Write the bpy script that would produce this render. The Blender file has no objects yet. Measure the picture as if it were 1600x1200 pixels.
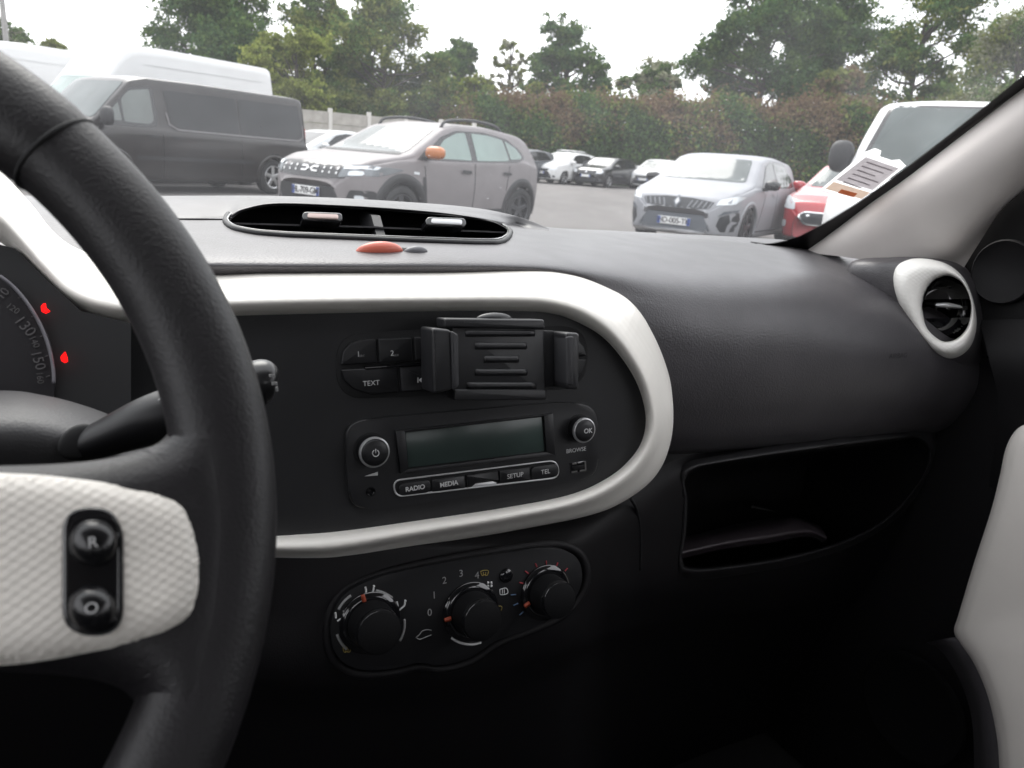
import bpy, bmesh, math, random
import numpy as np
from mathutils import Vector, Matrix
from mathutils.bvhtree import BVHTree
R_ = math.radians
random.seed(7); rng = np.random.default_rng(7)
scene = bpy.context.scene
COL = scene.collection

# ---------------------------------------------------------------- camera
PITCH, ROLL, EYE, FPX = R_(16.5), R_(4.5), 1.13, 1200.0
AF = np.array([0, math.cos(PITCH), -math.sin(PITCH)])
_R0 = np.array([1., 0, 0]); _U0 = np.cross(_R0, AF)
AR = math.cos(ROLL) * _R0 + math.sin(ROLL) * _U0
AU = -math.sin(ROLL) * _R0 + math.cos(ROLL) * _U0
EYEP = np.array([0, 0, EYE])
cd = bpy.data.cameras.new('camera'); cam = bpy.data.objects.new('camera', cd); COL.objects.link(cam)
cam.matrix_world = Matrix(((AR[0], AU[0], -AF[0], EYEP[0]), (AR[1], AU[1], -AF[1], EYEP[1]), (AR[2], AU[2], -AF[2], EYEP[2]), (0, 0, 0, 1)))
cd.sensor_width = 36; cd.lens = FPX / 1600 * 36; cd.clip_start = 0.02; cd.clip_end = 2000
cd.dof.use_dof = True; cd.dof.focus_distance = 0.66; cd.dof.aperture_fstop = 15.0
scene.camera = cam
# ---------------------------------------------------------------- world, sun, exposure
SUN_AZ, SUN_EL = R_(-25), R_(50)          # azimuth from +Y towards +X
w = bpy.data.worlds.new('World'); scene.world = w; w.use_nodes = True
nt = w.node_tree; nt.nodes.clear()
sky = nt.nodes.new('ShaderNodeTexSky'); sky.sky_type = 'NISHITA'; sky.sun_disc = False
sky.sun_elevation = SUN_EL; sky.sun_rotation = SUN_AZ; sky.air_density = 1.0; sky.dust_density = 6.0; sky.ozone_density = 1.0
mx = nt.nodes.new('ShaderNodeMix'); mx.data_type = 'RGBA'
mx.inputs['Factor'].default_value = 0.88
mx.inputs['B'].default_value = (13.6, 13.6, 14.0, 1)     # even cloud deck over the whole sky
bg = nt.nodes.new('ShaderNodeBackground'); bg.inputs['Strength'].default_value = 0.12
out = nt.nodes.new('ShaderNodeOutputWorld')
nt.links.new(sky.outputs[0], mx.inputs['A']); nt.links.new(mx.outputs['Result'], bg.inputs['Color']); nt.links.new(bg.outputs[0], out.inputs[0])
sl = bpy.data.lights.new('sun', 'SUN'); so = bpy.data.objects.new('sun', sl); COL.objects.link(so)
sl.energy = 1.5; sl.angle = R_(35); sl.color = (1, .97, .93)
_sd = Vector((math.sin(SUN_AZ) * math.cos(SUN_EL), math.cos(SUN_AZ) * math.cos(SUN_EL), math.sin(SUN_EL)))
so.rotation_euler = _sd.to_track_quat('Z', 'Y').to_euler()
vs = scene.view_settings; vs.view_transform = 'Standard'; vs.look = 'None'; vs.gamma = 1; vs.use_curve_mapping = False
vs.exposure = 0.75
scene.render.engine = 'CYCLES'
cy = scene.cycles
cy.use_denoising = True
try: cy.denoiser = 'OPENIMAGEDENOISE'; cy.denoising_input_passes = 'RGB_ALBEDO_NORMAL'; cy.denoising_prefilter = 'ACCURATE'
except Exception: pass
cy.use_adaptive_sampling = True; cy.adaptive_threshold = .02
cy.max_bounces = 6; cy.diffuse_bounces = 3; cy.glossy_bounces = 3; cy.transparent_max_bounces = 16; cy.transmission_bounces = 4
cy.caustics_reflective = False; cy.caustics_refractive = False; cy.sample_clamp_indirect = 6.0

# ---------------------------------------------------------------- materials
M = {}
def mat(name, col, rough=.5, metal=0., spec=.5, bump=None, bstr=.2, bdist=.001, var=0., vscale=3., coat=0., emit=None, estr=0., ior=1.5, col2=None, sheen=0., axes=None):
    """procedural principled material. bump=(kind, scale)"""
    if name in M: return M[name]
    m = bpy.data.materials.new(name); m.use_nodes = True
    n = m.node_tree.nodes; l = m.node_tree.links
    b = n['Principled BSDF']
    b.inputs['Base Color'].default_value = (*col, 1); b.inputs['Roughness'].default_value = rough
    b.inputs['Metallic'].default_value = metal; b.inputs['Specular IOR Level'].default_value = spec
    b.inputs['IOR'].default_value = ior
    b.inputs['Coat Weight'].default_value = coat; b.inputs['Coat Roughness'].default_value = .08
    if sheen: b.inputs['Sheen Weight'].default_value = sheen
    if emit: b.inputs['Emission Color'].default_value = (*emit, 1); b.inputs['Emission Strength'].default_value = estr
    tc = n.new('ShaderNodeTexCoord')
    if var:
        t = n.new('ShaderNodeTexNoise'); t.inputs['Scale'].default_value = vscale; t.inputs['Detail'].default_value = 6
        l.new(tc.outputs['Object'], t.inputs['Vector'])
        rp = n.new('ShaderNodeValToRGB'); c2 = col2 or tuple(c * (1 - var) for c in col)
        rp.color_ramp.elements[0].position = .35; rp.color_ramp.elements[1].position = .68
        rp.color_ramp.elements[0].color = (*c2, 1); rp.color_ramp.elements[1].color = (*[min(1, c * (1 + (0 if col2 else var * .5))) for c in col], 1)
        l.new(t.outputs['Fac'], rp.inputs['Fac']); l.new(rp.outputs['Color'], b.inputs['Base Color'])
        mr = n.new('ShaderNodeMapRange'); mr.inputs['To Min'].default_value = min(1, rough * 1.12); mr.inputs['To Max'].default_value = rough * .9
        l.new(t.outputs['Fac'], mr.inputs['Value']); l.new(mr.outputs['Result'], b.inputs['Roughness'])
    if bump:
        kind, sc = bump
        if kind == 'noise':
            t = n.new('ShaderNodeTexNoise'); t.inputs['Detail'].default_value = 3; o = t.outputs['Fac']
        elif kind == 'grain':
            t = n.new('ShaderNodeTexVoronoi'); t.feature = 'SMOOTH_F1'; o = t.outputs['Distance']
        else:   # regular dimples laid along two given axes; sc = pitch in metres
            o = None
            for ax in axes:
                dt = n.new('ShaderNodeVectorMath'); dt.operation = 'DOT_PRODUCT'; dt.inputs[1].default_value = tuple(np.asarray(ax) * (2 * math.pi / sc))
                l.new(tc.outputs['Object'], dt.inputs[0]); sn = n.new('ShaderNodeMath'); sn.operation = 'SINE'; l.new(dt.outputs['Value'], sn.inputs[0])
                if o is None: o = sn.outputs[0]
                else:
                    mu = n.new('ShaderNodeMath'); mu.operation = 'MULTIPLY'; l.new(o, mu.inputs[0]); l.new(sn.outputs[0], mu.inputs[1]); o = mu.outputs[0]
        if kind != 'dots': t.inputs['Scale'].default_value = sc
        if kind != 'dots': l.new(tc.outputs['Object'], t.inputs['Vector'])
        bp = n.new('ShaderNodeBump'); bp.inputs['Strength'].default_value = bstr; bp.inputs['Distance'].default_value = bdist
        l.new(o, bp.inputs['Height']); l.new(bp.outputs['Normal'], b.inputs['Normal'])
    M[name] = m
    return m

# ---------------------------------------------------------------- object helpers
def setp(o, label=None, cat=None, group=None, kind=None):
    if label: o['label'] = label
    if cat: o['category'] = cat
    if group: o['group'] = group
    if kind: o['kind'] = kind
    return o
def empty(name, loc=(0, 0, 0), rz=0., label=None, cat=None, group=None):
    o = bpy.data.objects.new(name, None); COL.objects.link(o)
    o.location = loc; o.rotation_euler = (0, 0, rz); o.empty_display_size = .1
    if label: o['kind'] = 'thing'
    return setp(o, label, cat, group)
def mk(name, verts, faces, m, parent=None, smooth=True, fm=None):
    me = bpy.data.meshes.new(name)
    me.from_pydata([tuple(map(float, v)) for v in verts], [], [tuple(map(int, f)) for f in faces])
    for mm in (m if isinstance(m, (list, tuple)) else [m]): me.materials.append(mm)
    if fm is not None: me.polygons.foreach_set('material_index', fm)
    me.polygons.foreach_set('use_smooth', [smooth] * len(me.polygons)); me.update()
    o = bpy.data.objects.new(name, me); COL.objects.link(o)
    if parent: o.parent = parent
    return o
def mkbm(name, bm, m, parent=None, smooth=False, angle=None):
    bmesh.ops.recalc_face_normals(bm, faces=bm.faces[:])
    me = bpy.data.meshes.new(name); bm.to_mesh(me); bm.free()
    for mm in (m if isinstance(m, (list, tuple)) else [m]): me.materials.append(mm)
    me.polygons.foreach_set('use_smooth', [smooth] * len(me.polygons))
    if smooth and angle: me.set_sharp_from_angle(angle=R_(angle))
    o = bpy.data.objects.new(name, me); COL.objects.link(o)
    if parent: o.parent = parent
    return o
def bbox(bm, lo, hi, bev=0., seg=2, mtx=None):
    """add a (bevelled) box to bm"""
    r = bmesh.ops.create_cube(bm, size=1)
    vs_ = r['verts']
    for v in vs_: v.co = Vector([(lo[i] + hi[i]) / 2 + v.co[i] * (hi[i] - lo[i]) for i in range(3)])
    if bev:
        es = list({e for v in vs_ for e in v.link_edges})
        rr = bmesh.ops.bevel(bm, geom=es, offset=bev, segments=seg, affect='EDGES', profile=.5)
        vs_ = [v for v in rr['verts']] + [v for v in vs_ if v.is_valid]
    if mtx is not None:
        for v in set(vs_): v.co = mtx @ v.co
    return vs_
def cr(P, n, closed=False):
    """catmull-rom through rows P (k,...) giving n samples"""
    P = np.asarray(P, float); k = len(P)
    if closed: t = np.linspace(0, k, n, endpoint=False)
    else: t = np.linspace(0, k - 1, n)
    i = np.floor(t).astype(int)
    if not closed: i = np.minimum(i, k - 2)
    f = (t - i).reshape((-1,) + (1,) * (P.ndim - 1))
    def g(j):
        if closed: return P[j % k]
        lo = np.where(j < 0); hi = np.where(j > k - 1)
        Q = P[np.clip(j, 0, k - 1)].copy()
        if len(lo[0]): Q[lo] = 2 * P[0] - P[1]
        if len(hi[0]): Q[hi] = 2 * P[-1] - P[-2]
        return Q
    a, b, c, d = g(i - 1), g(i), g(i + 1), g(i + 2)
    return .5 * (2 * b + (c - a) * f + (2 * a - 5 * b + 4 * c - d) * f ** 2 + (3 * b - a - 3 * c + d) * f ** 3)
def netmesh(net, nr, nc, closed=False):
    net = np.asarray(net, float)
    G = cr(net, nr); G = np.swapaxes(cr(np.swapaxes(G, 0, 1), nc, closed), 0, 1)
    V = G.reshape(-1, 3); F = []
    cc = nc if closed else nc - 1
    for i in range(nr - 1):
        for j in range(cc):
            a = i * nc + j; b = i * nc + (j + 1) % nc
            F.append((a, b, b + nc, a + nc))
    return V, F
def net(name, rows, m, parent=None, nr=24, nc=60, closed=False, hole=None, flip=False):
    V, F = netmesh(rows, nr, nc, closed)
    if hole is not None:
        keep = []
        for f in F:
            c = V[list(f)].mean(0)
            if not hole(c): keep.append(f)
        F = keep
    if flip: F = [f[::-1] for f in F]
    return mk(name, V, F, m, parent)
def tube(pts, rad, n=10, m=24, closed=False, caps=True):
    """swept tube; rad scalar/list. returns verts, faces"""
    P = cr(pts, m, closed); k = len(P)
    rr = np.full(k, rad, float) if np.isscalar(rad) else (cr(np.asarray(rad, float)[:, None], m, closed)[:, 0])
    T = np.gradient(P, axis=0)
    if closed: T = np.roll(P, -1, 0) - np.roll(P, 1, 0)
    T /= np.linalg.norm(T, axis=1)[:, None] + 1e-12
    up = np.array([0, 0, 1.]) if abs(T[0][2]) < .9 else np.array([1., 0, 0])
    V = []; F = []
    nrm = np.cross(T[0], up); nrm /= np.linalg.norm(nrm)
    for i in range(k):
        nrm = nrm - T[i] * (nrm @ T[i]); nrm /= np.linalg.norm(nrm) + 1e-12
        bn = np.cross(T[i], nrm)
        for j in range(n):
            a = 2 * math.pi * j / n; V.append(P[i] + rr[i] * (math.cos(a) * nrm + math.sin(a) * bn))
    for i in range(k if closed else k - 1):
        for j in range(n):
            i2 = (i + 1) % k; F.append((i * n + j, i * n + (j + 1) % n, i2 * n + (j + 1) % n, i2 * n + j))
    if caps and not closed: F.append(tuple(range(n))[::-1]); F.append(tuple((k - 1) * n + j for j in range(n)))
    return V, F
def mktube(name, pts, rad, m, parent=None, n=10, k=24, closed=False):
    V, F = tube(pts, rad, n, k, closed); return mk(name, V, F, m, parent)
def in_poly(x, y, poly):
    c = False; j = len(poly) - 1
    for i in range(len(poly)):
        xi, yi = poly[i]; xj, yj = poly[j]
        if (yi > y) != (yj > y) and x < (xj - xi) * (y - yi) / (yj - yi) + xi: c = not c
        j = i
    return c
def rounded(poly, r, n=5):
    """round the corners of a 2d polygon"""
    out = []; k = len(poly); P = [np.array(p, float) for p in poly]
    for i in range(k):
        a, b, c = P[i - 1], P[i], P[(i + 1) % k]
        d1 = a - b; d2 = c - b; l1 = np.linalg.norm(d1); l2 = np.linalg.norm(d2); q = min(r, l1 * .48, l2 * .48)
        s = b + d1 / l1 * q; e = b + d2 / l2 * q
        for t in np.linspace(0, 1, n): out.append(tuple((1 - t) ** 2 * s + 2 * t * (1 - t) * b + t * t * e))
    return out

def resample(poly, n):
    P = np.array(list(poly) + [poly[0]], float); d = np.concatenate([[0], np.cumsum(np.linalg.norm(np.diff(P, axis=0), axis=1))])
    t = np.linspace(0, d[-1], n, endpoint=False); return [(float(np.interp(a, d, P[:, 0])), float(np.interp(a, d, P[:, 1]))) for a in t]
# ================================================================= places from the photograph's geometry
def ray(x, y): return AF + AR * (x - 800.) / FPX - AU * (y - 600.) / FPX
def spot(x, y, Y):
    d = ray(x, y); return EYEP + d * (Y / d[1])
# ---------------------------------------------------------------- ground
def asphalt():
    m = bpy.data.materials.new('asphalt'); m.use_nodes = True; n = m.node_tree.nodes; l = m.node_tree.links
    b = n['Principled BSDF']; b.inputs['Roughness'].default_value = .85; b.inputs['Specular IOR Level'].default_value = .3
    tc = n.new('ShaderNodeTexCoord')
    t1 = n.new('ShaderNodeTexNoise'); t1.inputs['Scale'].default_value = .35; t1.inputs['Detail'].default_value = 8; t1.inputs['Roughness'].default_value = .7
    t2 = n.new('ShaderNodeTexNoise'); t2.inputs['Scale'].default_value = 60; t2.inputs['Detail'].default_value = 4
    mp = n.new('ShaderNodeMapping'); mp.inputs['Scale'].default_value = (1, .25, 1); mp.inputs['Rotation'].default_value = (0, 0, .6)
    l.new(tc.outputs['Object'], mp.inputs['Vector']); l.new(mp.outputs['Vector'], t1.inputs['Vector']); l.new(tc.outputs['Object'], t2.inputs['Vector'])
    r1 = n.new('ShaderNodeValToRGB'); r1.color_ramp.elements[0].position = .35; r1.color_ramp.elements[1].position = .66
    r1.color_ramp.elements[0].color = (.105, .098, .095, 1); r1.color_ramp.elements[1].color = (.165, .155, .15, 1)
    mxx = n.new('ShaderNodeMix'); mxx.data_type = 'RGBA'; mxx.blend_type = 'OVERLAY'; mxx.inputs['Factor'].default_value = .5
    l.new(t1.outputs['Fac'], r1.inputs['Fac']); l.new(r1.outputs['Color'], mxx.inputs['A']); l.new(t2.outputs['Color'], mxx.inputs['B'])
    l.new(mxx.outputs['Result'], b.inputs['Base Color'])
    bp = n.new('ShaderNodeBump'); bp.inputs['Strength'].default_value = .4; bp.inputs['Distance'].default_value = .01
    l.new(t2.outputs['Fac'], bp.inputs['Height']); l.new(bp.outputs['Normal'], b.inputs['Normal'])
    return m
g = mk('ground', [(-400, -200, 0), (400, -200, 0), (400, 700, 0), (-400, 700, 0)], [(0, 1, 2, 3)], asphalt(), smooth=False)
setp(g, 'grey asphalt car park surface', 'ground', kind='structure')

# ================================================================= vehicles
blackp = mat('black_plastic', (.018, .018, .02), .55, bump=('noise', 300), bstr=.1)
rubber = mat('tyre_rubber', (.02, .02, .021), .8)
trimb = mat('gloss_black', (.012, .012, .014), .12, spec=.6)
def glassmat(name, col, rough=.06, ior=1.75):
    return mat(name, col, rough, ior=ior, spec=.35, coat=.12, var=.25, vscale=1.7)
g_pale = glassmat('pale_screen_glass', (.10, .115, .115), ior=1.32); g_green = glassmat('green_window_glass', (.17, .235, .215)); g_dark = glassmat('dark_window_glass', (.016, .017, .019), rough=.04, ior=1.5)
lampw = mat('lamp_lens', (.62, .65, .68), .12, spec=.8, coat=.8); lampd = mat('lamp_reflector', (.16, .17, .18), .25, metal=.6)
plate_w = mat('plate_white', (.72, .72, .72), .4); plate_b = mat('plate_blue', (.04, .08, .3), .4); ink = mat('plate_ink', (.02, .02, .02), .6)
alloy = mat('alloy', (.45, .45, .46), .3, metal=.85); alloyd = mat('dark_alloy', (.06, .06, .065), .35, metal=.5)
chrome = mat('chrome', (.75, .75, .76), .12, metal=1.); tail = mat('tail_lamp_red', (.45, .015, .02), .15, coat=.6)
white_badge = mat('badge_white', (.85, .85, .85), .3)

def prof(tab, x, sm=.05):
    t = np.array(tab, float); o = np.argsort(t[:, 0]); t = t[o]
    xs = np.linspace(-sm, sm, 7)
    return np.mean([np.interp(np.clip(x + d, t[0, 0], t[-1, 0]), t[:, 0], t[:, 1]) for d in xs], axis=0)
def build_body(S, nx=120, ns=34):
    L, W = S['L'], S['W']; e = L / 2
    x = np.concatenate([np.linspace(-e, -e + .25, 14, endpoint=False), np.linspace(-e + .25, e - .4, nx - 38, endpoint=False), np.linspace(e - .4, e, 24)])
    zt = prof(S['top'], x, .04); zb = np.minimum(prof(S['belt'], x, .05), zt - .03)
    wd = prof(S['plan'], x, .03) * W / 2; z0 = prof(S['low'], x)
    V = []; tum = S.get('tumble', .3)
    for i in range(len(x)):
        w = wd[i]; b = zb[i]; t = zt[i]; lo = min(z0[i], b - .1); h = t - b
        wr = max(w * .975 - .045 - tum * max(0, h - .08), .3 * w)
        md = lo + (b - lo) * .55
        C = [(0, lo + .01), (w * .7, lo), (w * .93, lo + .02), (w * .975, lo + (b - lo) * .2), (w, md), (w * S.get('shoulder', .992), b - .07), (w * .972, b)]
        a = (w * .955, b + .012)
        for q in (.05, .4, .75): C.append((a[0] + (wr - a[0]) * (q ** 1.15), a[1] + (t - .055 - a[1]) * q))
        C += [(wr, t - .05 if h > .12 else t - min(.035, h * .6)), (wr - .06, t - .016 if h > .12 else t - .01), (wr * .55, t + S.get('crown', .012) * .7), (0, t + S.get('crown', .012))]
        P = cr(np.array(C), ns)
        full = np.concatenate([np.stack([np.full(ns, x[i]), P[:, 0], P[:, 1]], 1), np.stack([np.full(ns - 2, x[i]), -P[-2:0:-1, 0], P[-2:0:-1, 1]], 1)])
        V.append(full)
    n = V[0].shape[0]; k = len(V); V = np.concatenate(V); F = []
    for i in range(k - 1):
        for j in range(n):
            F.append((i * n + j, i * n + (j + 1) % n, (i + 1) * n + (j + 1) % n, (i + 1) * n + j))
    F.append(tuple(range(n))); F.append(tuple((k - 1) * n + j for j in range(n))[::-1])
    return V, F
class Car: pass
def project(bvh, p, view, off):
    if view == 'L': o, d = Vector((p[0], 3, p[1])), Vector((0, -1, 0))
    elif view == 'R': o, d = Vector((p[0], -3, p[1])), Vector((0, 1, 0))
    elif view == 'F': o, d = Vector((5, p[0], p[1])), Vector((-1, 0, 0))
    elif view == 'B': o, d = Vector((-5, p[0], p[1])), Vector((1, 0, 0))
    else: o, d = Vector((p[0], p[1], 5)), Vector((0, 0, -1))
    h, nn, _, _ = bvh.ray_cast(o, d)
    if h is None:
        q = {'L': (p[0], 1, p[1]), 'R': (p[0], -1, p[1]), 'F': (2, p[0], p[1]), 'B': (-2, p[0], p[1])}.get(view, (p[0], p[1], 1.4))
        h, nn, _, _ = bvh.find_nearest(Vector(q))
    if nn.dot(d) > 0: nn = -nn
    return h + nn * off
def patch(name, poly, view, off, m, parent, bvh, maxlen=.09, r=0):
    if r: poly = rounded(poly, r, 4)
    bm = bmesh.new(); vs_ = [bm.verts.new((p[0], p[1], 0)) for p in poly]; bm.faces.new(vs_)
    bmesh.ops.triangulate(bm, faces=bm.faces[:])
    for _ in range(6):
        le = [e for e in bm.edges if e.calc_length() > maxlen]
        if not le: break
        bmesh.ops.subdivide_edges(bm, edges=le, cuts=1); bmesh.ops.triangulate(bm, faces=bm.faces[:])
    for v in bm.verts: v.co = project(bvh, (v.co.x, v.co.y), view, off)
    return mkbm(name, bm, m, parent, smooth=True)
def strip(name, pts, wd_, view, off, m, parent, bvh):
    """thin band along a 2d line on the body"""
    P = np.array(pts, float); D = np.gradient(P, axis=0); N = np.stack([-D[:, 1], D[:, 0]], 1); N /= np.linalg.norm(N, axis=1)[:, None]
    V = []; F = []
    for p, n_ in zip(P, N):
        V.append(project(bvh, p + n_ * wd_ / 2, view, off)); V.append(project(bvh, p - n_ * wd_ / 2, view, off))
    for i in range(len(P) - 1): F.append((2 * i, 2 * i + 1, 2 * i + 3, 2 * i + 2))
    return mk(name, V, F, m, parent)
_wheel_cache = {}
def lathe(prof_, n=28):
    V = []; F = []; k = len(prof_)
    for j in range(n):
        a = 2 * math.pi * j / n
        for r, y in prof_: V.append((r * math.cos(a), y, r * math.sin(a)))
    for j in range(n):
        for i in range(k - 1):
            a, b = j * k + i, ((j + 1) % n) * k + i; F.append((a, b, b + 1, a + 1))
    return V, F
def wheel_meshes(r, rr, wdt, rimm, spokes):
    key = (r, rr, wdt, rimm.name, spokes)
    if key in _wheel_cache: return _wheel_cache[key]
    h = wdt / 2
    V, F = lathe([(rr, -h * .9), (rr + .03, -h), (r - .03, -h), (r - .008, -h * .8), (r, -h * .3), (r, h * .3), (r - .008, h * .8), (r - .03, h), (rr + .03, h), (rr, h * .9), (rr - .01, 0)])
    me = bpy.data.meshes.new('tyre'); me.from_pydata(V, [], F); me.materials.append(rubber); me.polygons.foreach_set('use_smooth', [True] * len(F))
    bm = bmesh.new()
    V, F = lathe([(rr * .99, h * .95), (rr * .9, h * .88), (rr * .86, h * .2), (rr * .3, h * .1), (.001, h * .1)])
    vv = [bm.verts.new(v) for v in V]
    for f in F:
        try: bm.faces.new([vv[i] for i in f])
        except ValueError: pass
    for f in bm.faces: f.material_index = 1 if rimm is not rubber else 0
    V, F = lathe([(rr * .99, h * .96), (rr * .97, h * 1.0), (rr * .9, h * .9)]);
    vv = [bm.verts.new(v) for v in V]
    for f in F: bm.faces.new([vv[i] for i in f])
    for s in range(spokes):
        a = 2 * math.pi * s / spokes
        mt = Matrix.Rotation(a, 4, 'Y')
        bbox(bm, (-.16 * rr, h * .55, .12 * rr), (.16 * rr, h * .84, rr * .93), .01, 1, mt)
    bbox(bm, (-.2 * rr, h * .5, -.2 * rr), (.2 * rr, h * .86, .2 * rr), .02, 2)
    mr = bpy.data.meshes.new('rim'); bm.to_mesh(mr); bm.free(); mr.materials.append(rimm); mr.materials.append(trimb)
    _wheel_cache[key] = (me, mr); return me, mr
def add_wheels(c, S, rimm, spokes=5):
    me, mr = wheel_meshes(S['wr'], S['wr'] * .66, .2, rimm, spokes)
    for ax in S['axles']:
        for s in (1, -1):
            o = bpy.data.objects.new('wheel', me); COL.objects.link(o); o.parent = c
            o.location = (ax, s * (S['W'] / 2 - .125), S['wr']); o.rotation_euler = (0, 0, 0 if s > 0 else math.pi)
            q = bpy.data.objects.new('rim', mr); COL.objects.link(q); q.parent = o
def arcp(cx, cz, r, a0, a1, n): return [(cx + r * math.cos(R_(a)), cz + r * math.sin(R_(a))) for a in np.linspace(a0, a1, n)]
def plate(c, bvh, z, text, y=0., h=.11, wd_=.52, tilt=0):
    p = project(bvh, (y, z), 'F', .012)
    bm = bmesh.new(); bbox(bm, (-.006, -wd_ / 2, -h / 2), (.006, wd_ / 2, h / 2), .004, 1)
    o = mkbm('number_plate', bm, plate_w, c); o.location = (p.x + .005, y, z)
    for s in (-1, 1):
        bm = bmesh.new(); bbox(bm, (.004, s * wd_ / 2 - (.05 if s > 0 else 0), -h / 2 + .003), (.0085, s * wd_ / 2 + (0 if s > 0 else .05), h / 2 - .003))
        mkbm('plate_band', bm, plate_b, o)
    if text:
        cu = bpy.data.curves.new('lettering', 'FONT'); cu.body = text; cu.size = h * 1.02; cu.align_x = 'CENTER'; cu.align_y = 'CENTER'; cu.extrude = .001; cu.offset = .0015; cu.space_character = .92
        cu.materials.append(ink); t = bpy.data.objects.new('lettering', cu); COL.objects.link(t); t.parent = o
        t.location = (.0085, 0, 0); t.rotation_euler = (R_(90), 0, R_(90))
    return o
def mirror(c, x, y, z, m, base=None, sc=(.1, .13, .09), sides=(1, -1)):
    for s in sides:
        bm = bmesh.new(); bmesh.ops.create_icosphere(bm, subdivisions=3, radius=1)
        for v in bm.verts:
            f = v.co.copy(); q = Vector([math.copysign(abs(a) ** .75, a) for a in f])
            v.co = Vector((q.x * sc[0], q.y * sc[1], q.z * sc[2]))
            if v.co.x < -sc[0] * .5: v.co.x = -sc[0] * .5
        o = mkbm('mirror', bm, m, c, smooth=True); o.location = (x, s * y, z)
        bm = bmesh.new(); bbox(bm, (-.05, -.12 if s > 0 else -.02, -.05), (.04, .02 if s > 0 else .12, -.0), .015, 1)
        k = mkbm('mirror_foot', bm, base or blackp, o); k.location = (0, -s * sc[1] * .6, -sc[2] * .5)
def make_car(name, S, paint, label, group, loc, rz, lod=1, rimm=None, spokes=5, lip=None, scale_z=1.):
    c = empty(name, (loc[0], loc[1], 0), rz, label, 'van' if 'van' in name else 'car', group)
    V, F = build_body(S, 120 if lod else 70, 34 if lod else 20)
    bvh = BVHTree.FromPolygons([Vector(v) for v in V], [list(f) for f in F])
    ra = S['wr'] * 1.16; keep = []
    for f in F:
        m_ = V[list(f)].mean(0)
        if any((m_[0] - ax) ** 2 + (m_[2] - S['wr']) ** 2 < (ra - .005) ** 2 for ax in S['axles']) and abs(m_[1]) > S['W'] * .3 and len(f) == 4: continue
        keep.append(f)
    body = mk('body', V, keep, paint, c)
    for ax in S['axles']:
        for s, vw in ((1, 'L'), (-1, 'R')):
            lw = S.get('cladding', .035)
            a = np.linspace(-14, 194, 30); Vr = []; Fr = []
            for t in a:
                for q, off in ((ra - .03, -.03), (ra - .03, .014), (ra + lw * .6, .014), (ra + lw, .002)):
                    z = max(S['wr'] + q * math.sin(R_(t)), S['lowz'] + .01)
                    Vr.append(project(bvh, (ax + q * math.cos(R_(t)), z), vw, off))
            for i in range(len(a) - 1):
                for j in range(3): b = i * 4 + j; Fr.append((b, b + 1, b + 5, b + 4))
            mk('wheel_arch', Vr, Fr, lip or paint, c)
            Vw = []; Fw = []
            for t in np.linspace(-10, 190, 18):
                for y in (S['W'] / 2 - .06, S['W'] / 2 - .42): Vw.append((ax + ra * math.cos(R_(t)), s * y, max(S['wr'] + ra * math.sin(R_(t)), .12)))
            for i in range(17): Fw.append((2 * i, 2 * i + 1, 2 * i + 3, 2 * i + 2))
            Fw.append(tuple(2 * i + 1 for i in range(18)))
            mk('wheel_well', Vw, Fw, blackp, c)
    add_wheels(c, S, rimm or alloyd, spokes)
    return c, bvh, body
LOW = lambda e, z: [(-e, z + .16), (-e + .3, z + .02), (-e + .6, z), (e - .6, z), (e - .3, z + .01), (e, z + .06)]
HATCH_PLAN = lambda e: [(-e, .62), (-e + .06, .76), (-e + .2, .90), (-e + .6, .985), (-.2, 1.), (e - .9, .99), (e - .45, .95), (e - .2, .875), (e - .08, .76), (e, .55)]
def hatch_spec(L=4.05, W=1.78, H=1.44, top=None, belt=None, wr=.315, cl=.17, axles=None, **k):
    e = L / 2; s = H / 1.44
    d = dict(L=L, W=W, H=H, wr=wr, lowz=cl, low=LOW(e, cl), plan=HATCH_PLAN(e), axles=axles or (e - .83, -e + .66), tumble=.34,
             top=top or [(-e, .56), (-e + .03, .88), (-e + .16, 1.0 * s), (-e + .42, 1.27 * s), (-e + .72, 1.37 * s), (-.45, 1.44 * s), (.05, 1.425 * s), (.36, 1.37 * s), (e - 1.0, 1.0 * s), (e - .82, .955 * s), (e - .35, .86 * s), (e - .1, .75 * s), (e - .02, .62), (e, .54)],
             belt=belt or [(-e, .55), (-e + .08, .88), (-e + .8, .98 * s), (0, .94 * s), (e - .95, .91 * s), (e - .3, .80 * s), (e - .06, .64), (e, .5)])
    d.update(k); return d
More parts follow.
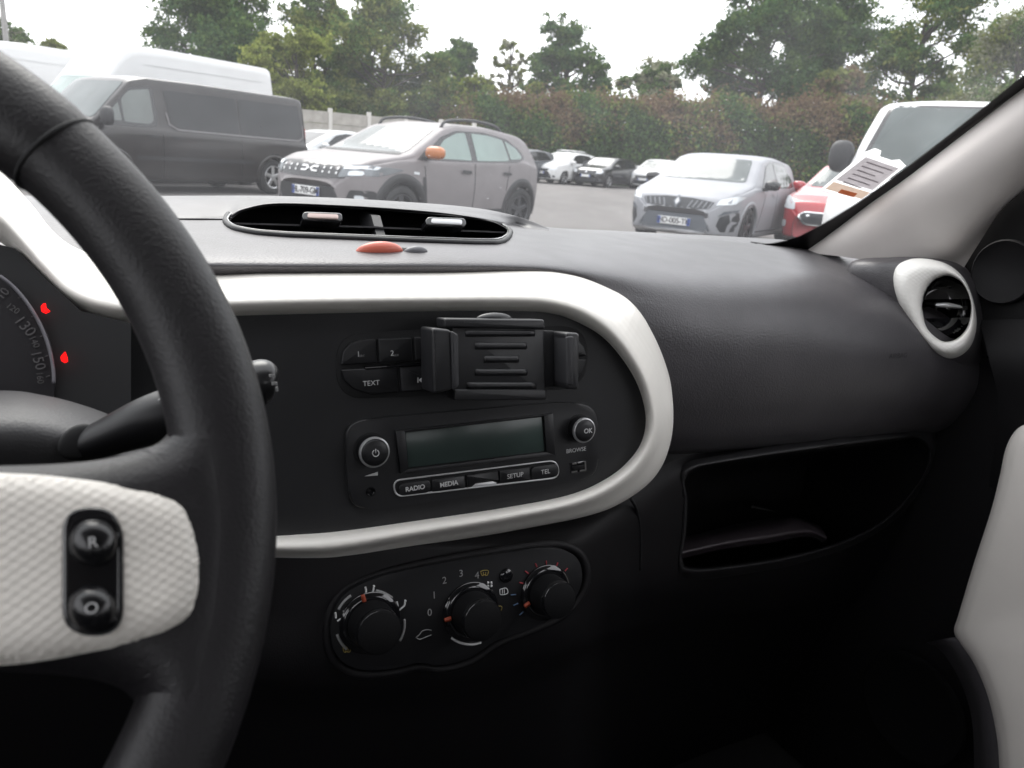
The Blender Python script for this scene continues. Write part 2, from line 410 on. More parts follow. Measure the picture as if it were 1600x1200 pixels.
def common_glass(c, bvh, S, gw, gs, wz=(.99, 1.36), wy=(.66, .53), n=(.62, -.05, -.16, -.86, -1.2), zs=(.955, 1.33)):
    """windscreen, rear window and two side windows each side from simple numbers"""
    patch('windscreen', [(-wy[0], wz[0]), (wy[0], wz[0]), (wy[1], wz[1]), (-wy[1], wz[1])], 'F', .006, gw, c, bvh, r=.05)
    for vw in 'LR':
        x0, x1, x2, x3, x4 = n; a, b = zs
        patch('window_surround', [(x0 + .06, a - .02), (x0 - .55 * (x0 - x1), b - .04), (x1, b + .03), (x3, b - .0), (x4, a + .12), (x4 - .02, a + .02), (x3, a - .01)], vw, .003, trimb, c, bvh, r=.04)
        patch('side_window', [(x0, a), (x0 - .55 * (x0 - x1), b - .07), (x1, b), (x1, a)], vw, .007, gs, c, bvh, r=.03)
        patch('side_window', [(x2, a), (x2, b), (x3, b - .03), (x4 + .03, a + .1), (x3 - .08, a + .01)], vw, .007, gs, c, bvh, r=.03)
        for xs, xe in ((x0 - .1, S['axles'][0] - .42), (x1 - .05, x1 - .05), (x4 + .22, S['axles'][1] + .42)):
            strip('door_gap', [(xs + (xe - xs) * t, a - .03 - (a - .03 - S['lowz'] - .12) * t) for t in np.linspace(0, 1, 9)], .012, vw, .003, trimb, c, bvh)
        strip('sill_gap', [(x, S['lowz'] + .11) for x in np.linspace(S['axles'][1] + .42, S['axles'][0] - .42, 9)], .014, vw, .003, trimb, c, bvh)
        for xh in (x1 + .13, x3 + .12):
            o = strip('door_handle', [(xh - .09, a - .13), (xh, a - .125), (xh + .09, a - .12)], .035, vw, .022, blackp if S.get('dark_handles') else c.children[0].data.materials[0], c, bvh)

# ---- grey crossover (raised hatchback with rails)
paint_dacia = mat('dusty_grey_paint', (.205, .190, .194), .48, metal=.1, spec=.22, coat=.06, var=.08, vscale=4)
e = 2.05
SD = hatch_spec(4.1, 1.85, 1.5, wr=.335, cl=.2, axles=(1.24, -1.34), cladding=.085, shoulder=.985, dark_handles=1,
    top=[(-e, .62), (-e + .03, .95), (-e + .12, 1.06), (-e + .42, 1.36), (-e + .7, 1.44), (-.7, 1.50), (0, 1.49), (.3, 1.43), (1.02, 1.07), (1.2, 1.03), (1.62, .97), (1.86, .89), (2.0, .80), (2.04, .68), (e, .58)],
    belt=[(-e, .6), (-e + .08, .95), (-1.3, 1.05), (-.3, 1.0), (.95, .97), (1.3, .95), (1.75, .86), (1.97, .74), (e, .55)])
dacia, bv, bod = make_car('parked_car', SD, paint_dacia, 'dusty grey crossover with roof rails and orange door mirror caps', 'cars parked in the car park', (-1.60, 11.65), R_(-125.5), lip=blackp)
patch('windscreen', [(-.70, 1.06), (.70, 1.06), (.58, 1.40), (-.58, 1.40)], 'F', .006, g_pale, dacia, bv, r=.05)
patch('cowl', [(-.72, 1.035), (.72, 1.035), (.70, 1.055), (-.70, 1.055)], 'F', .008, blackp, dacia, bv)
for vw in 'LR':
    patch('window_surround', [(.93, .985), (.42, 1.30), (.1, 1.40), (-.5, 1.42), (-1.05, 1.36), (-1.36, 1.2), (-1.42, 1.09), (-1.2, 1.03), (-.2, 1.0)], vw, .003, trimb, dacia, bv, r=.04)
    patch('side_window', [(.70, 1.02), (.36, 1.27), (.08, 1.37), (-.10, 1.385), (-.12, 1.02)], vw, .007, g_green, dacia, bv, r=.03)
    patch('side_window', [(-.24, 1.02), (-.23, 1.385), (-.6, 1.38), (-.93, 1.34), (-1.0, 1.06), (-.9, 1.04)], vw, .007, g_green, dacia, bv, r=.03)
    patch('quarter_window', [(-1.04, 1.065), (-.98, 1.33), (-1.22, 1.24), (-1.34, 1.12), (-1.3, 1.09)], vw, .007, g_green, dacia, bv, r=.03)
    patch('mirror_corner', [(.93, .98), (.98, .98), (.70, 1.16), (.72, 1.0)], vw, .009, blackp, dacia, bv)
    for xs, xe, zl in ((.86, .80, .3), (-.18, -.16, .3), (-1.0, -.92, .62)):
        strip('door_gap', [(xs + (xe - xs) * t, .98 - (.98 - zl) * t) for t in np.linspace(0, 1, 9)], .012, vw, .003, trimb, dacia, bv)
    for xh in (.02, -.92): strip('door_handle', [(xh - .1, .86), (xh, .865), (xh + .1, .87)], .04, vw, .024, blackp, dacia, bv)
    patch('sill_cladding', [(.80, .22), (.82, .34), (-.86, .36), (-.86, .22)], vw, .012, blackp, dacia, bv)
    patch('fender_panel', [(.88, .40), (.90, .78), (.84, .78), (.80, .40)], vw, .010, blackp, dacia, bv, r=.03)
    patch('side_marker', [(.97, .80), (1.07, .81), (1.06, .84), (.96, .83)], vw, .010, lampw, dacia, bv)
patch('grille', [(-.64, .71), (-.64, .87), (-.3, .885), (.3, .885), (.64, .87), (.64, .71), (.3, .69), (-.3, .69)], 'F', .004, trimb, dacia, bv, r=.03)
patch('lower_grille', [(-.62, .36), (-.5, .60), (.5, .60), (.62, .36)], 'F', .004, blackp, dacia, bv, r=.03)
patch('chin', [(-.85, .24), (-.8, .36), (.8, .36), (.85, .24)], 'F', .006, blackp, dacia, bv, r=.03)
for s in (1, -1):
    patch('headlight', [(s * .54, .72), (s * .56, .865), (s * .80, .885), (s * .905, .86), (s * .87, .76)], 'F', .008, lampd, dacia, bv, r=.03)
    patch('lamp_bar', [(s * .58, .815), (s * .59, .850), (s * .86, .872), (s * .85, .835)], 'F', .013, lampw, dacia, bv, r=.01)
    patch('lamp_bowl', [(s * .66, .745), (s * .66, .80), (s * .80, .81), (s * .80, .76)], 'F', .012, lampw, dacia, bv, r=.02)
    patch('fog_lamp_recess', [(s * .64, .42), (s * .70, .58), (s * .86, .58), (s * .86, .42)], 'F', .006, blackp, dacia, bv, r=.03)
    patch('fog_lamp', [(s * .74, .46), (s * .74, .52), (s * .81, .52), (s * .81, .46)], 'F', .014, lampw, dacia, bv, r=.02)
    for yy in (.26, .38, .50):
        for zz in (.765, .815): patch('grille_mark', [(s * yy - .012, zz - .013), (s * yy + .012, zz - .013), (s * yy + .012, zz + .013), (s * yy - .012, zz + .013)], 'F', .010, white_badge, dacia, bv)
    # emblem: two facing letter-like brackets
    for poly in ([(.005, .79), (.06, .825), (.155, .825), (.155, .805), (.075, .805), (.045, .79)], [(.005, .79), (.045, .79), (.075, .775), (.155, .775), (.155, .755), (.06, .755)]):
        patch('emblem', [(s * a, b) for a, b in poly], 'F', .013, white_badge, dacia, bv)
plate(dacia, bv, .52, 'HL-709-GM')
orange = mat('orange_mirror_cap', (.40, .13, .03), .35, coat=.3)
mirror(dacia, .80, 1.03, 1.09, orange, sc=(.10, .14, .085), sides=(1,)); mirror(dacia, .52, .84, 1.06, orange, sc=(.06, .05, .08), sides=(-1,))
for s in (1, -1):
    z = lambda x: project(bv, (x, s * .58), 'T', 0).z
    mktube('roof_rail', [(.25, s * .60, z(.25) - .01), (.12, s * .60, z(.12) + .06), (-.4, s * .60, z(-.4) + .075), (-.95, s * .59, z(-.95) + .06), (-1.12, s * .59, z(-1.12) - .01)], .022, blackp, dacia, 8, 26)
# ---- pale grey hatchback with diamond badge
paint_clio = mat('pale_grey_paint', (.285, .29, .31), .45, metal=.1, spec=.25, coat=.08, var=.06, vscale=4)
SC = hatch_spec(4.05, 1.80, 1.43, wr=.325, cl=.16, axles=(1.2, -1.38))
clio, bv, bod = make_car('parked_car', SC, paint_clio, 'pale grey hatchback with diamond badge and black mirrors', 'cars parked in the car park', (3.30, 13.5), R_(-122))
common_glass(clio, bv, SC, g_pale, g_dark, wz=(1.0, 1.345), wy=(.68, .55))
darkg = mat('bumper_slate', (.085, .095, .11), .5); grl = mat('grille_black', (.02, .022, .026), .35)
patch('grille', [(-.50, .60), (-.56, .70), (-.2, .735), (.2, .735), (.56, .70), (.50, .60), (.2, .575), (-.2, .575)], 'F', .004, grl, clio, bv, r=.02)
for s in (1, -1):
    for i in range(5):
        y = s * (.17 + .075 * i); patch('grille_chevron', [(y, .60), (y + s * .02, .60), (y + s * .07, .70), (y + s * .045, .70)], 'F', .009, mat('chevron_grey', (.16, .165, .18), .4), clio, bv)
    patch('headlight', [(s * .58, .655), (s * .62, .735), (s * .80, .80), (s * .86, .80), (s * .80, .69)], 'F', .008, lampw, clio, bv, r=.02)
    patch('bumper_inset', [(s * .60, .28), (s * .66, .50), (s * .84, .58), (s * .86, .30)], 'F', .005, grl, clio, bv, r=.02)
    patch('light_blade', [(s * .63, .50), (s * .70, .58), (s * .84, .615), (s * .83, .58), (s * .72, .54)], 'F', .009, darkg, clio, bv)
    patch('bumper_blade', [(s * .46, .46), (s * .55, .49), (s * .70, .26), (s * .60, .25)], 'F', .012, paint_clio, clio, bv)
patch('lower_grille', [(-.56, .28), (-.44, .50), (.44, .50), (.56, .28)], 'F', .004, darkg, clio, bv, r=.02)
patch('splitter', [(-.70, .205), (-.68, .25), (.68, .25), (.70, .205)], 'F', .014, alloy, clio, bv)
patch('emblem', [(0, .57), (.065, .665), (0, .76), (-.065, .665)], 'F', .020, darkg, clio, bv)
patch('emblem_core', [(0, .61), (.035, .665), (0, .72), (-.035, .665)], 'F', .024, alloy, clio, bv)
plate(clio, bv, .385, 'HD-005-TK')
mirror(clio, .66, 1.0, .985, trimb, sc=(.09, .12, .075))
patch('inspection_sticker', [(-.60, 1.03), (-.48, 1.03), (-.48, 1.09), (-.59, 1.09)], 'F', .009, plate_w, clio, bv)
# ---- red hatchback
paint_red = mat('red_paint', (.36, .012, .02), .25, coat=.8)
SF = hatch_spec(4.0, 1.73, 1.47, wr=.305, cl=.15)
fiesta, bv, bod = make_car('parked_car', SF, paint_red, 'red hatchback with oval chromed grille beside the white van', 'cars parked in the car park', (5.95, 14.1), R_(-127))
common_glass(fiesta, bv, SF, g_pale, g_dark, wz=(1.02, 1.38))
patch('grille', [(-.34, .42), (-.46, .56), (-.36, .63), (.36, .63), (.46, .56), (.34, .42)], 'F', .012, chrome, fiesta, bv, r=.05)
patch('grille_mesh', [(-.31, .44), (-.42, .56), (-.34, .61), (.34, .61), (.42, .56), (.31, .44)], 'F', .018, grl, fiesta, bv, r=.05)
for s in (1, -1):
    patch('headlight', [(s * .52, .64), (s * .56, .76), (s * .74, .86), (s * .80, .82), (s * .76, .66)], 'F', .010, lampw, fiesta, bv, r=.04)
    patch('fog_lamp', [(s * .64, .36), (s * .64, .47), (s * .73, .47), (s * .73, .36)], 'F', .012, lampw, fiesta, bv, r=.03)
mirror(fiesta, .62, .97, 1.0, paint_red)
# ---- vans
def van_spec(L=5.4, W=1.95, H=1.96, k=1.):
    e = L / 2; s = H / 1.96
    return dict(L=L, W=W, H=H, wr=.345, lowz=.22, low=LOW(e, .22), tumble=.13, crown=.02, shoulder=.998, axles=(e - .95, -e + 1.0),
        plan=[(-e, .90), (-e + .04, .95), (-e + .15, .985), (-1, 1.), (e - 1.2, 1.), (e - .5, .96), (e - .22, .88), (e - .08, .76), (e, .58)],
        top=[(-e, .7), (-e + .03, 1.5 * s), (-e + .1, 1.90 * s), (-e + .25, 1.94 * s), (0, 1.96 * s), (e - 1.75, 1.95 * s), (e - 1.45, 1.88 * s), (e - .78, 1.24 + .1 * (s - 1)), (e - .62, 1.16), (e - .25, 1.02), (e - .07, .88), (e, .62)],
        belt=[(-e, .66), (-e + .05, 1.04), (0, 1.10), (e - 1.2, 1.12), (e - .7, 1.06), (e - .25, .92), (e - .06, .76), (e, .55)])
paint_vand = mat('dark_brown_grey_paint', (.015, .013, .0135), .30, spec=.4, coat=.3, var=.5, vscale=5, col2=(.022, .019, .019))
SV = van_spec(); e = 2.7
van, bv, bod = make_car('parked_van', SV, paint_vand, 'dark brown-grey panel van with tinted side glass', 'vans parked in the car park', (-6.88, 15.2), R_(-121), rimm=alloy)
patch('windscreen', [(-.80, 1.22), (.80, 1.22), (.70, 1.84), (-.70, 1.84)], 'F', .006, g_pale, van, bv, r=.06)
g_van = glassmat('van_door_glass', (.10, .115, .11))
for vw in 'LR':
    patch('window_surround', [(1.90, 1.13), (1.30, 1.74), (.86, 1.80), (.84, 1.17), (1.0, 1.12)], vw, .003, trimb, van, bv, r=.06)
    patch('quarter_window', [(1.82, 1.20), (1.52, 1.50), (1.50, 1.20)], vw, .007, g_van, van, bv, r=.03)
    patch('side_window', [(1.46, 1.19), (1.46, 1.56), (1.30, 1.70), (.92, 1.76), (.91, 1.24), (1.0, 1.18)], vw, .007, g_van, van, bv, r=.05)
    patch('panel_frame', [(.70, 1.80), (-2.50, 1.80), (-2.54, 1.2), (-2.42, 1.085), (.46, 1.115), (.62, 1.2)], vw, .003, paint_vand, van, bv, r=.10)
    patch('side_glass', [(.66, 1.77), (-.88, 1.77), (-.88, 1.125), (.44, 1.145), (.58, 1.22)], vw, .009, g_dark, van, bv, r=.06)
    patch('side_glass', [(-.92, 1.77), (-2.47, 1.77), (-2.50, 1.22), (-2.40, 1.115), (-.92, 1.125)], vw, .009, g_dark, van, bv, r=.06)
    strip('glass_trim', [(.66, 1.40), (.62, 1.2), (.46, 1.118), (-.9, 1.098), (-2.40, 1.088), (-2.52, 1.16), (-2.53, 1.4)], .022, vw, .012, mat('satin_trim', (.17, .16, .165), .4), van, bv)
    for xs in (1.86, .78, -.9):
        strip('door_gap', [(xs, 1.08 - .75 * t) for t in np.linspace(0, 1, 8)], .014, vw, .003, trimb, van, bv)
    for xh in (.98, .50): strip('door_handle', [(xh - .1, .98), (xh, .985), (xh + .1, .99)], .045, vw, .026, blackp, van, bv)
    strip('side_moulding', [(x, .62) for x in np.linspace(-1.2, 1.3, 12)], .07, vw, .012, blackp, van, bv)
    strip('tail_lamp', [(-2.635, .85 + .5 * t) for t in np.linspace(0, 1, 6)], .10, vw, .012, tail, van, bv)
mirror(van, 1.84, 1.08, 1.26, blackp, sc=(.10, .12, .15))
paint_w = mat('white_paint', (.60, .60, .60), .42, spec=.3, coat=.1, var=.04, vscale=2)
SM = van_spec(5.6, 2.05, 2.7); SM['top'] = [(-2.8, .7), (-2.77, 1.6), (-2.70, 2.58), (-2.55, 2.67), (0, 2.70), (.75, 2.66), (1.05, 2.46), (1.45, 1.95), (2.02, 1.36), (2.2, 1.26), (2.55, 1.1), (2.73, .92), (2.8, .62)]
SM['belt'] = [(-2.8, .66), (-2.7, 1.1), (0, 1.16), (1.6, 1.2), (2.1, 1.14), (2.55, .98), (2.74, .8), (2.8, .55)]; SM['tumble'] = .09
for i, (lc, lb) in enumerate((((-8.35, 17.5), 'tall white high-roof van standing behind the dark van'), ((-11.9, 18.6), 'white van with a small roof aerial behind the steering wheel rim'))):
    mv, bv, bod = make_car('parked_van', SM, paint_w, lb, 'vans parked in the car park', lc, R_(-121), lod=0, rimm=alloy)
    patch('windscreen', [(-.86, 1.34), (.86, 1.34), (.76, 2.02), (-.76, 2.02)], 'F', .006, g_green, mv, bv, r=.06)
    for vw in 'LR':
        patch('side_window', [(1.72, 1.26), (1.30, 1.80), (.86, 1.86), (.85, 1.24)], vw, .006, g_green, mv, bv, r=.06)
        strip('door_gap', [(.78, 1.9 - 1.5 * t) for t in np.linspace(0, 1, 10)], .014, vw, .003, trimb, mv, bv)
        strip('roof_gutter', [(x, 2.34) for x in np.linspace(-2.4, .6, 12)], .02, vw, .012, paint_w, mv, bv)
    if i == 1: mktube('aerial', [(.55, .2, 2.5), (.50, .2, 2.62), (.42, .2, 2.74)], [.012, .008, .004], blackp, mv, 6, 8)
    mirror(mv, 1.75, 1.2, 1.36, blackp, sc=(.10, .13, .2))
# white van in the row on the passenger side
SV2 = van_spec(5.2, 2.0, 2.0)
wv, bv, bod = make_car('parked_van', SV2, paint_w, 'white van with a pale windscreen and black door mirrors beyond the pillar', 'vans parked in the car park', (4.95, 9.05), R_(-125), rimm=alloyd)
patch('windscreen_surround', [(-.83, 1.19), (.83, 1.19), (.74, 1.93), (-.74, 1.93)], 'F', .003, trimb, wv, bv, r=.06)
patch('windscreen', [(-.77, 1.24), (.77, 1.24), (.70, 1.905), (-.70, 1.905)], 'F', .007, g_pale, wv, bv, r=.05)
for s in (1, -1):
    patch('headlight', [(s * .52, .74), (s * .55, .86), (s * .80, 1.0), (s * .86, .98), (s * .80, .76)], 'F', .010, mat('worn_lamp_lens', (.5, .5, .5), .2, coat=.5), wv, bv, r=.03)
    patch('lamp_edge', [(s * .50, .71), (s * .80, .73), (s * .80, .765), (s * .52, .745)], 'F', .012, lampd, wv, bv)
patch('grille', [(-.46, .70), (-.48, .82), (.48, .82), (.46, .70)], 'F', .006, grl, wv, bv, r=.02)
patch('bumper', [(-.85, .34), (-.84, .58), (.84, .58), (.85, .34)], 'F', .008, blackp, wv, bv, r=.03)
for vw in 'LR': patch('side_window', [(1.66, 1.16), (1.12, 1.70), (.62, 1.76), (.60, 1.16)], vw, .006, g_green, wv, bv, r=.06)
strip('bonnet_gap', [(y, 1.09 - .10 * (y / .8) ** 2) for y in np.linspace(-.8, .8, 13)], .012, 'F', .004, trimb, wv, bv)
mirror(wv, 1.60, 1.02, 1.38, blackp, sc=(.10, .12, .16))
# ---- simple cars further off
def simple(loc, rz, paint, label, S=None, roofbars=False, gw=g_pale, badge=None, ptxt=None):
    S = S or hatch_spec(4.3, 1.8, 1.5)
    c, bv, bod = make_car('parked_car', S, paint, label, 'cars parked in the car park', loc, rz, lod=0, rimm=alloy)
    z = S['H'] / 1.44; e2 = S['L'] / 2
    common_glass(c, bv, S, gw, g_dark, wz=(1.02 * z, 1.35 * z), n=(e2 - 1.42, -.05, -.16, -.9, -1.3), zs=(.965 * z, 1.33 * z))
    patch('grille', [(-.42, .58), (-.46, .68), (.46, .68), (.42, .58)], 'F', .006, grl, c, bv, r=.02)
    patch('lower_grille', [(-.62, .26), (-.55, .46), (.55, .46), (.62, .26)], 'F', .006, grl, c, bv, r=.03)
    for s in (1, -1):
        patch('headlight', [(s * .52, .62), (s * .55, .74), (s * .76, .80), (s * .80, .76), (s * .76, .64)], 'F', .010, lampw, c, bv, r=.03)
        patch('fog_lamp', [(s * .66, .30), (s * .66, .40), (s * .76, .40), (s * .76, .30)], 'F', .010, lampd, c, bv, r=.02)
    plate(c, bv, .50, None)
    mirror(c, e2 - 1.35, .97, .99 * z, paint)
    if badge: patch('emblem', arcp(0, .68, .055, 0, 340, 14), 'F', .014, alloy, c, bv)
    if roofbars:
        for s in (1, -1):
            zz = lambda x: project(bv, (x, s * .5), 'T', 0).z
            mktube('roof_rail', [(.15, s * .52, zz(.15)), (.05, s * .52, zz(.05) + .06), (-.7, s * .52, zz(-.7) + .06), (-1.2, s * .52, zz(-1.2))], .02, alloy, c, 6, 16)
        for x in (-.05, -.75):
            mktube('roof_bar', [(x, -.55, zz(x) + .09), (x, 0, zz(x) + .10), (x, .55, zz(x) + .09)], .025, alloy, c, 6, 8)
    return c
paint_blk = mat('black_paint', (.012, .012, .014), .25, coat=.7); paint_sil = mat('silver_paint', (.42, .43, .44), .3, metal=.5, coat=.5); paint_ant = mat('anthracite_paint', (.05, .055, .065), .3, coat=.6)
WAG = lambda: hatch_spec(4.4, 1.8, 1.50)
def px_car(x, y, *a, **k):
    d = ray(x, y); p = EYEP + d * (-EYE / d[2]); return simple((p[0], p[1]), *a, **k)
px_car(882, 287, R_(-126), paint_w, 'white estate car with roof bars by the hedge', WAG(), True)
px_car(946, 292, R_(-124), paint_blk, 'black hatchback with round badge between two white cars', hatch_spec(4.2, 1.78, 1.44), False, g_dark, badge=1)
px_car(1028, 297, R_(-122), paint_w, 'white hatchback without roof bars beside the black car', hatch_spec(4.2, 1.8, 1.52))
px_car(812, 283, R_(-126), paint_ant, 'anthracite car mostly hidden behind the crossover', hatch_spec(4.2, 1.8, 1.5), False, g_dark)
px_car(1240, 303, R_(-122), paint_ant, 'dark car half hidden behind the pale grey hatchback', hatch_spec(4.2, 1.8, 1.46), False, g_dark)
simple((-2.6, 16.3), R_(-125), paint_w, 'white car with pale windscreen between the dark van and crossover', hatch_spec(4.2, 1.8, 1.47))
simple((-5.7, 22.5), R_(-125), paint_sil, 'silver saloon behind the tail of the dark van', hatch_spec(4.5, 1.8, 1.44), False, g_dark)

# ================================================================= vegetation, fence, pole
def leafmat(name, c1, c2, tr=.3):
    m = bpy.data.materials.new(name); m.use_nodes = True; n = m.node_tree.nodes; l = m.node_tree.links
    n.remove(n['Principled BSDF'])
    ge = n.new('ShaderNodeNewGeometry'); rp = n.new('ShaderNodeValToRGB')
    rp.color_ramp.elements[0].color = (*c1, 1); rp.color_ramp.elements[1].color = (*c2, 1)
    l.new(ge.outputs['Random Per Island'], rp.inputs['Fac'])
    d = n.new('ShaderNodeBsdfDiffuse'); t = n.new('ShaderNodeBsdfTranslucent'); mxs = n.new('ShaderNodeMixShader'); mxs.inputs[0].default_value = tr
    l.new(rp.outputs['Color'], d.inputs['Color']); l.new(rp.outputs['Color'], t.inputs['Color'])
    l.new(d.outputs[0], mxs.inputs[1]); l.new(t.outputs[0], mxs.inputs[2]); l.new(mxs.outputs[0], n['Material Output'].inputs[0])
    return m
LEAF = {'oak': leafmat('oak_leaf', (0.046, 0.085, 0.025), (0.132, 0.202, 0.062)), 'dark': leafmat('dark_leaf', (0.034, 0.070, 0.028), (0.093, 0.163, 0.062)),
        'yellow': leafmat('yellow_green_leaf', (0.155, 0.209, 0.039), (0.326, 0.357, 0.093)), 'olive': leafmat('olive_leaf', (0.101, 0.132, 0.034), (0.232, 0.256, 0.078)),
        'brown': leafmat('rust_leaf', (.125, .088, .050), (.215, .160, .095)), 'pale': leafmat('pale_leaf', (0.186, 0.202, 0.124), (0.341, 0.341, 0.232)), 'red': leafmat('red_leaf', (.115, .070, .044), (.195, .125, .080))}
bark = mat('bark', (.06, .05, .042), .9, bump=('noise', 12), bstr=.6, bdist=.02, var=.3, vscale=4)
def leaves(P, size, seed):
    """one small bent quad per point"""
    r = np.random.default_rng(seed); n = len(P)
    a = r.normal(size=(n, 3)); a /= np.linalg.norm(a, axis=1)[:, None]
    b = r.normal(size=(n, 3)); b -= a * (a * b).sum(1)[:, None]; b /= np.linalg.norm(b, axis=1)[:, None]
    s = size * r.uniform(.55, 1.3, n)[:, None]
    c = np.cross(a, b) * s * .25
    V = np.stack([P - a * s, P + b * s * .55 + c, P + a * s, P - b * s * .55 + c], 1).reshape(-1, 3)
    F = np.arange(4 * n).reshape(-1, 4)
    return V, F
def fastmesh(name, V, F, mats, fm, parent):
    me = bpy.data.meshes.new(name); n = len(V); k = len(F)
    me.vertices.add(n); me.vertices.foreach_set('co', V.astype(np.float32).ravel())
    me.loops.add(4 * k); me.loops.foreach_set('vertex_index', F.astype(np.int32).ravel())
    me.polygons.add(k); me.polygons.foreach_set('loop_start', np.arange(0, 4 * k, 4, dtype=np.int32)); me.polygons.foreach_set('loop_total', np.full(k, 4, np.int32))
    for m in mats: me.materials.append(m)
    me.polygons.foreach_set('material_index', fm.astype(np.int32)); me.update(calc_edges=True); me.validate()
    o = bpy.data.objects.new(name, me); COL.objects.link(o); o.parent = parent; return o
def make_tree(px, Y, ytop, halfw, label, kinds, n=7000, leaf=.17, base=.25, sparse=.5, seed=0, lean=0., name='broadleaf_tree'):
    r = np.random.default_rng(seed + 100)
    base_p = spot(px, 300, Y); top = spot(px, ytop, Y); H = top[2]; hw = halfw / FPX * Y
    t = empty(name, (base_p[0], Y, 0), 0, label, 'tree', 'trees beyond the car park')
    # lobes
    nl = 34; lob = []
    for i in range(nl):
        a = r.uniform(0, 2 * math.pi); u = r.uniform(0, 1)
        z = H * (base + (1 - base) * (.12 + .80 * u)); k = math.sin(math.pi * min(.97, max(.12, .15 + .78 * u))) ** .75
        rad = hw * k * math.sqrt(r.uniform(.02, .85))
        lob.append((np.array([rad * math.cos(a) + lean * z, rad * math.sin(a), z]), hw * r.uniform(.17, .34)))
    lob.append((np.array([lean * H, 0, H - hw * .30]), hw * .30))
    # skeleton
    mktube('trunk', [(0, 0, -.1), (r.normal() * .1 + lean * H * .2, 0, H * .3), (lean * H * .5, r.normal() * .2, H * .55), (lean * H * .9, 0, H * .88)], [H * .022, H * .017, H * .011, .03], bark, t, 8, 20)
    for c, s in lob:
        z0 = max(H * base * .7, c[2] - r.uniform(.9, 2.2)); z0 = min(z0, H * .8)
        st = np.array([lean * z0, 0, z0]); md = (st + c) / 2 + r.normal(size=3) * .25
        mktube('limb', [st, md, c, c + (c - md) * .5], [H * .008, H * .005, .03, .012], bark, t, 5, 10)
    P = []; K = []
    per = n // len(lob)
    for i, (c, s) in enumerate(lob):
        nc = max(6, int(per / 34))
        d = r.normal(size=(nc, 3)); d /= np.linalg.norm(d, axis=1)[:, None]
        q = c + d * s * r.uniform(.35, 1.12, (nc, 1)) * np.array([1, 1, .8])
        for p in q:
            if r.random() < sparse * .35: continue
            m_ = int(34 * r.uniform(.5, 1.4)); P.append(p + r.normal(size=(m_, 3)) * s * .17 * np.array([1, 1, .7])); K.append(np.full(m_, r.integers(0, len(kinds))))
    P = np.concatenate(P); K = np.concatenate(K)
    V, F = leaves(P, leaf, seed)
    fastmesh('crown', V, F, [LEAF[k] for k in kinds], K, t)
    return t
TR = [(16, 70, 26, 70, 'distant dull green tree beside the utility pole', ['oak', 'pale']), (100, 85, 58, 34, 'small distant tree above the white van roofs', ['olive']),
      (345, 48, -40, 112, 'tall dark oak rising behind the high-roof van', ['oak', 'dark']), (462, 40, 42, 72, 'yellow-green tree above the dark van tail', ['yellow', 'olive']),
      (490, 52, -25, 66, 'tall green tree behind the yellow-green tree', ['oak', 'olive']), (596, 46, -8, 95, 'broad olive tree standing over the concrete fence', ['olive', 'oak']),
      (705, 54, 52, 46, 'slim dark tree at the end of the hedge', ['dark', 'oak']), (732, 44, 112, 36, 'low olive bush at the end of the hedge', ['olive', 'yellow']),
      (783, 56, 48, 34, 'thin pale tree with few leaves', ['pale', 'olive']), (868, 48, 22, 68, 'dark green forked tree rising over the hedge', ['dark', 'oak']), (824, 46, 122, 26, 'small yellowish bush on top of the hedge', ['yellow', 'olive']),
      (996, 62, 88, 60, 'rounded pale green tree further back beyond the hedge', ['oak', 'pale']), (1165, 46, -70, 112, 'very tall dark leafy tree over the hedge', ['dark', 'oak']),
      (1245, 50, -60, 90, 'tall dark tree beside the very tall leafy one', ['dark', 'oak']), (1290, 40, 98, 55, 'rust-brown shrub rising from the hedge', ['brown', 'olive']),
      (1390, 44, -60, 100, 'tall grey-green tree with leaning limbs', ['oak', 'dark', 'olive']), (1545, 34, 14, 105, 'olive-brown tree behind the white van', ['olive', 'pale', 'oak']), (1650, 44, -80, 110, 'tall tree beyond the olive-brown one', ['oak', 'dark'])]
TR += [(545, 50, 92, 62, 'dense dark bush under the olive tree', ['dark', 'oak']), (648, 50, 96, 66, 'dark leafy bush above the fence end', ['dark', 'olive']), (1100, 50, 104, 60, 'low dark bush under the very tall leafy tree', ['dark', 'oak']), (1215, 52, 108, 60, 'mid green bush behind the rust-brown shrub', ['oak', 'dark']), (425, 52, 60, 60, 'mid green tree between the dark oak and yellow-green tree', ['oak', 'olive'])]
for i, (px, Y, yt, hw, lb, ks) in enumerate(TR):
    make_tree(px, Y + 6, yt, hw * 1.12, lb, ks, n=52000 if hw > 80 else 30000 if hw > 50 else 14000, leaf=.125 * Y / 46, base=.06, sparse=2.0 if 'thin' in lb else .45, seed=i * 13 + 5)
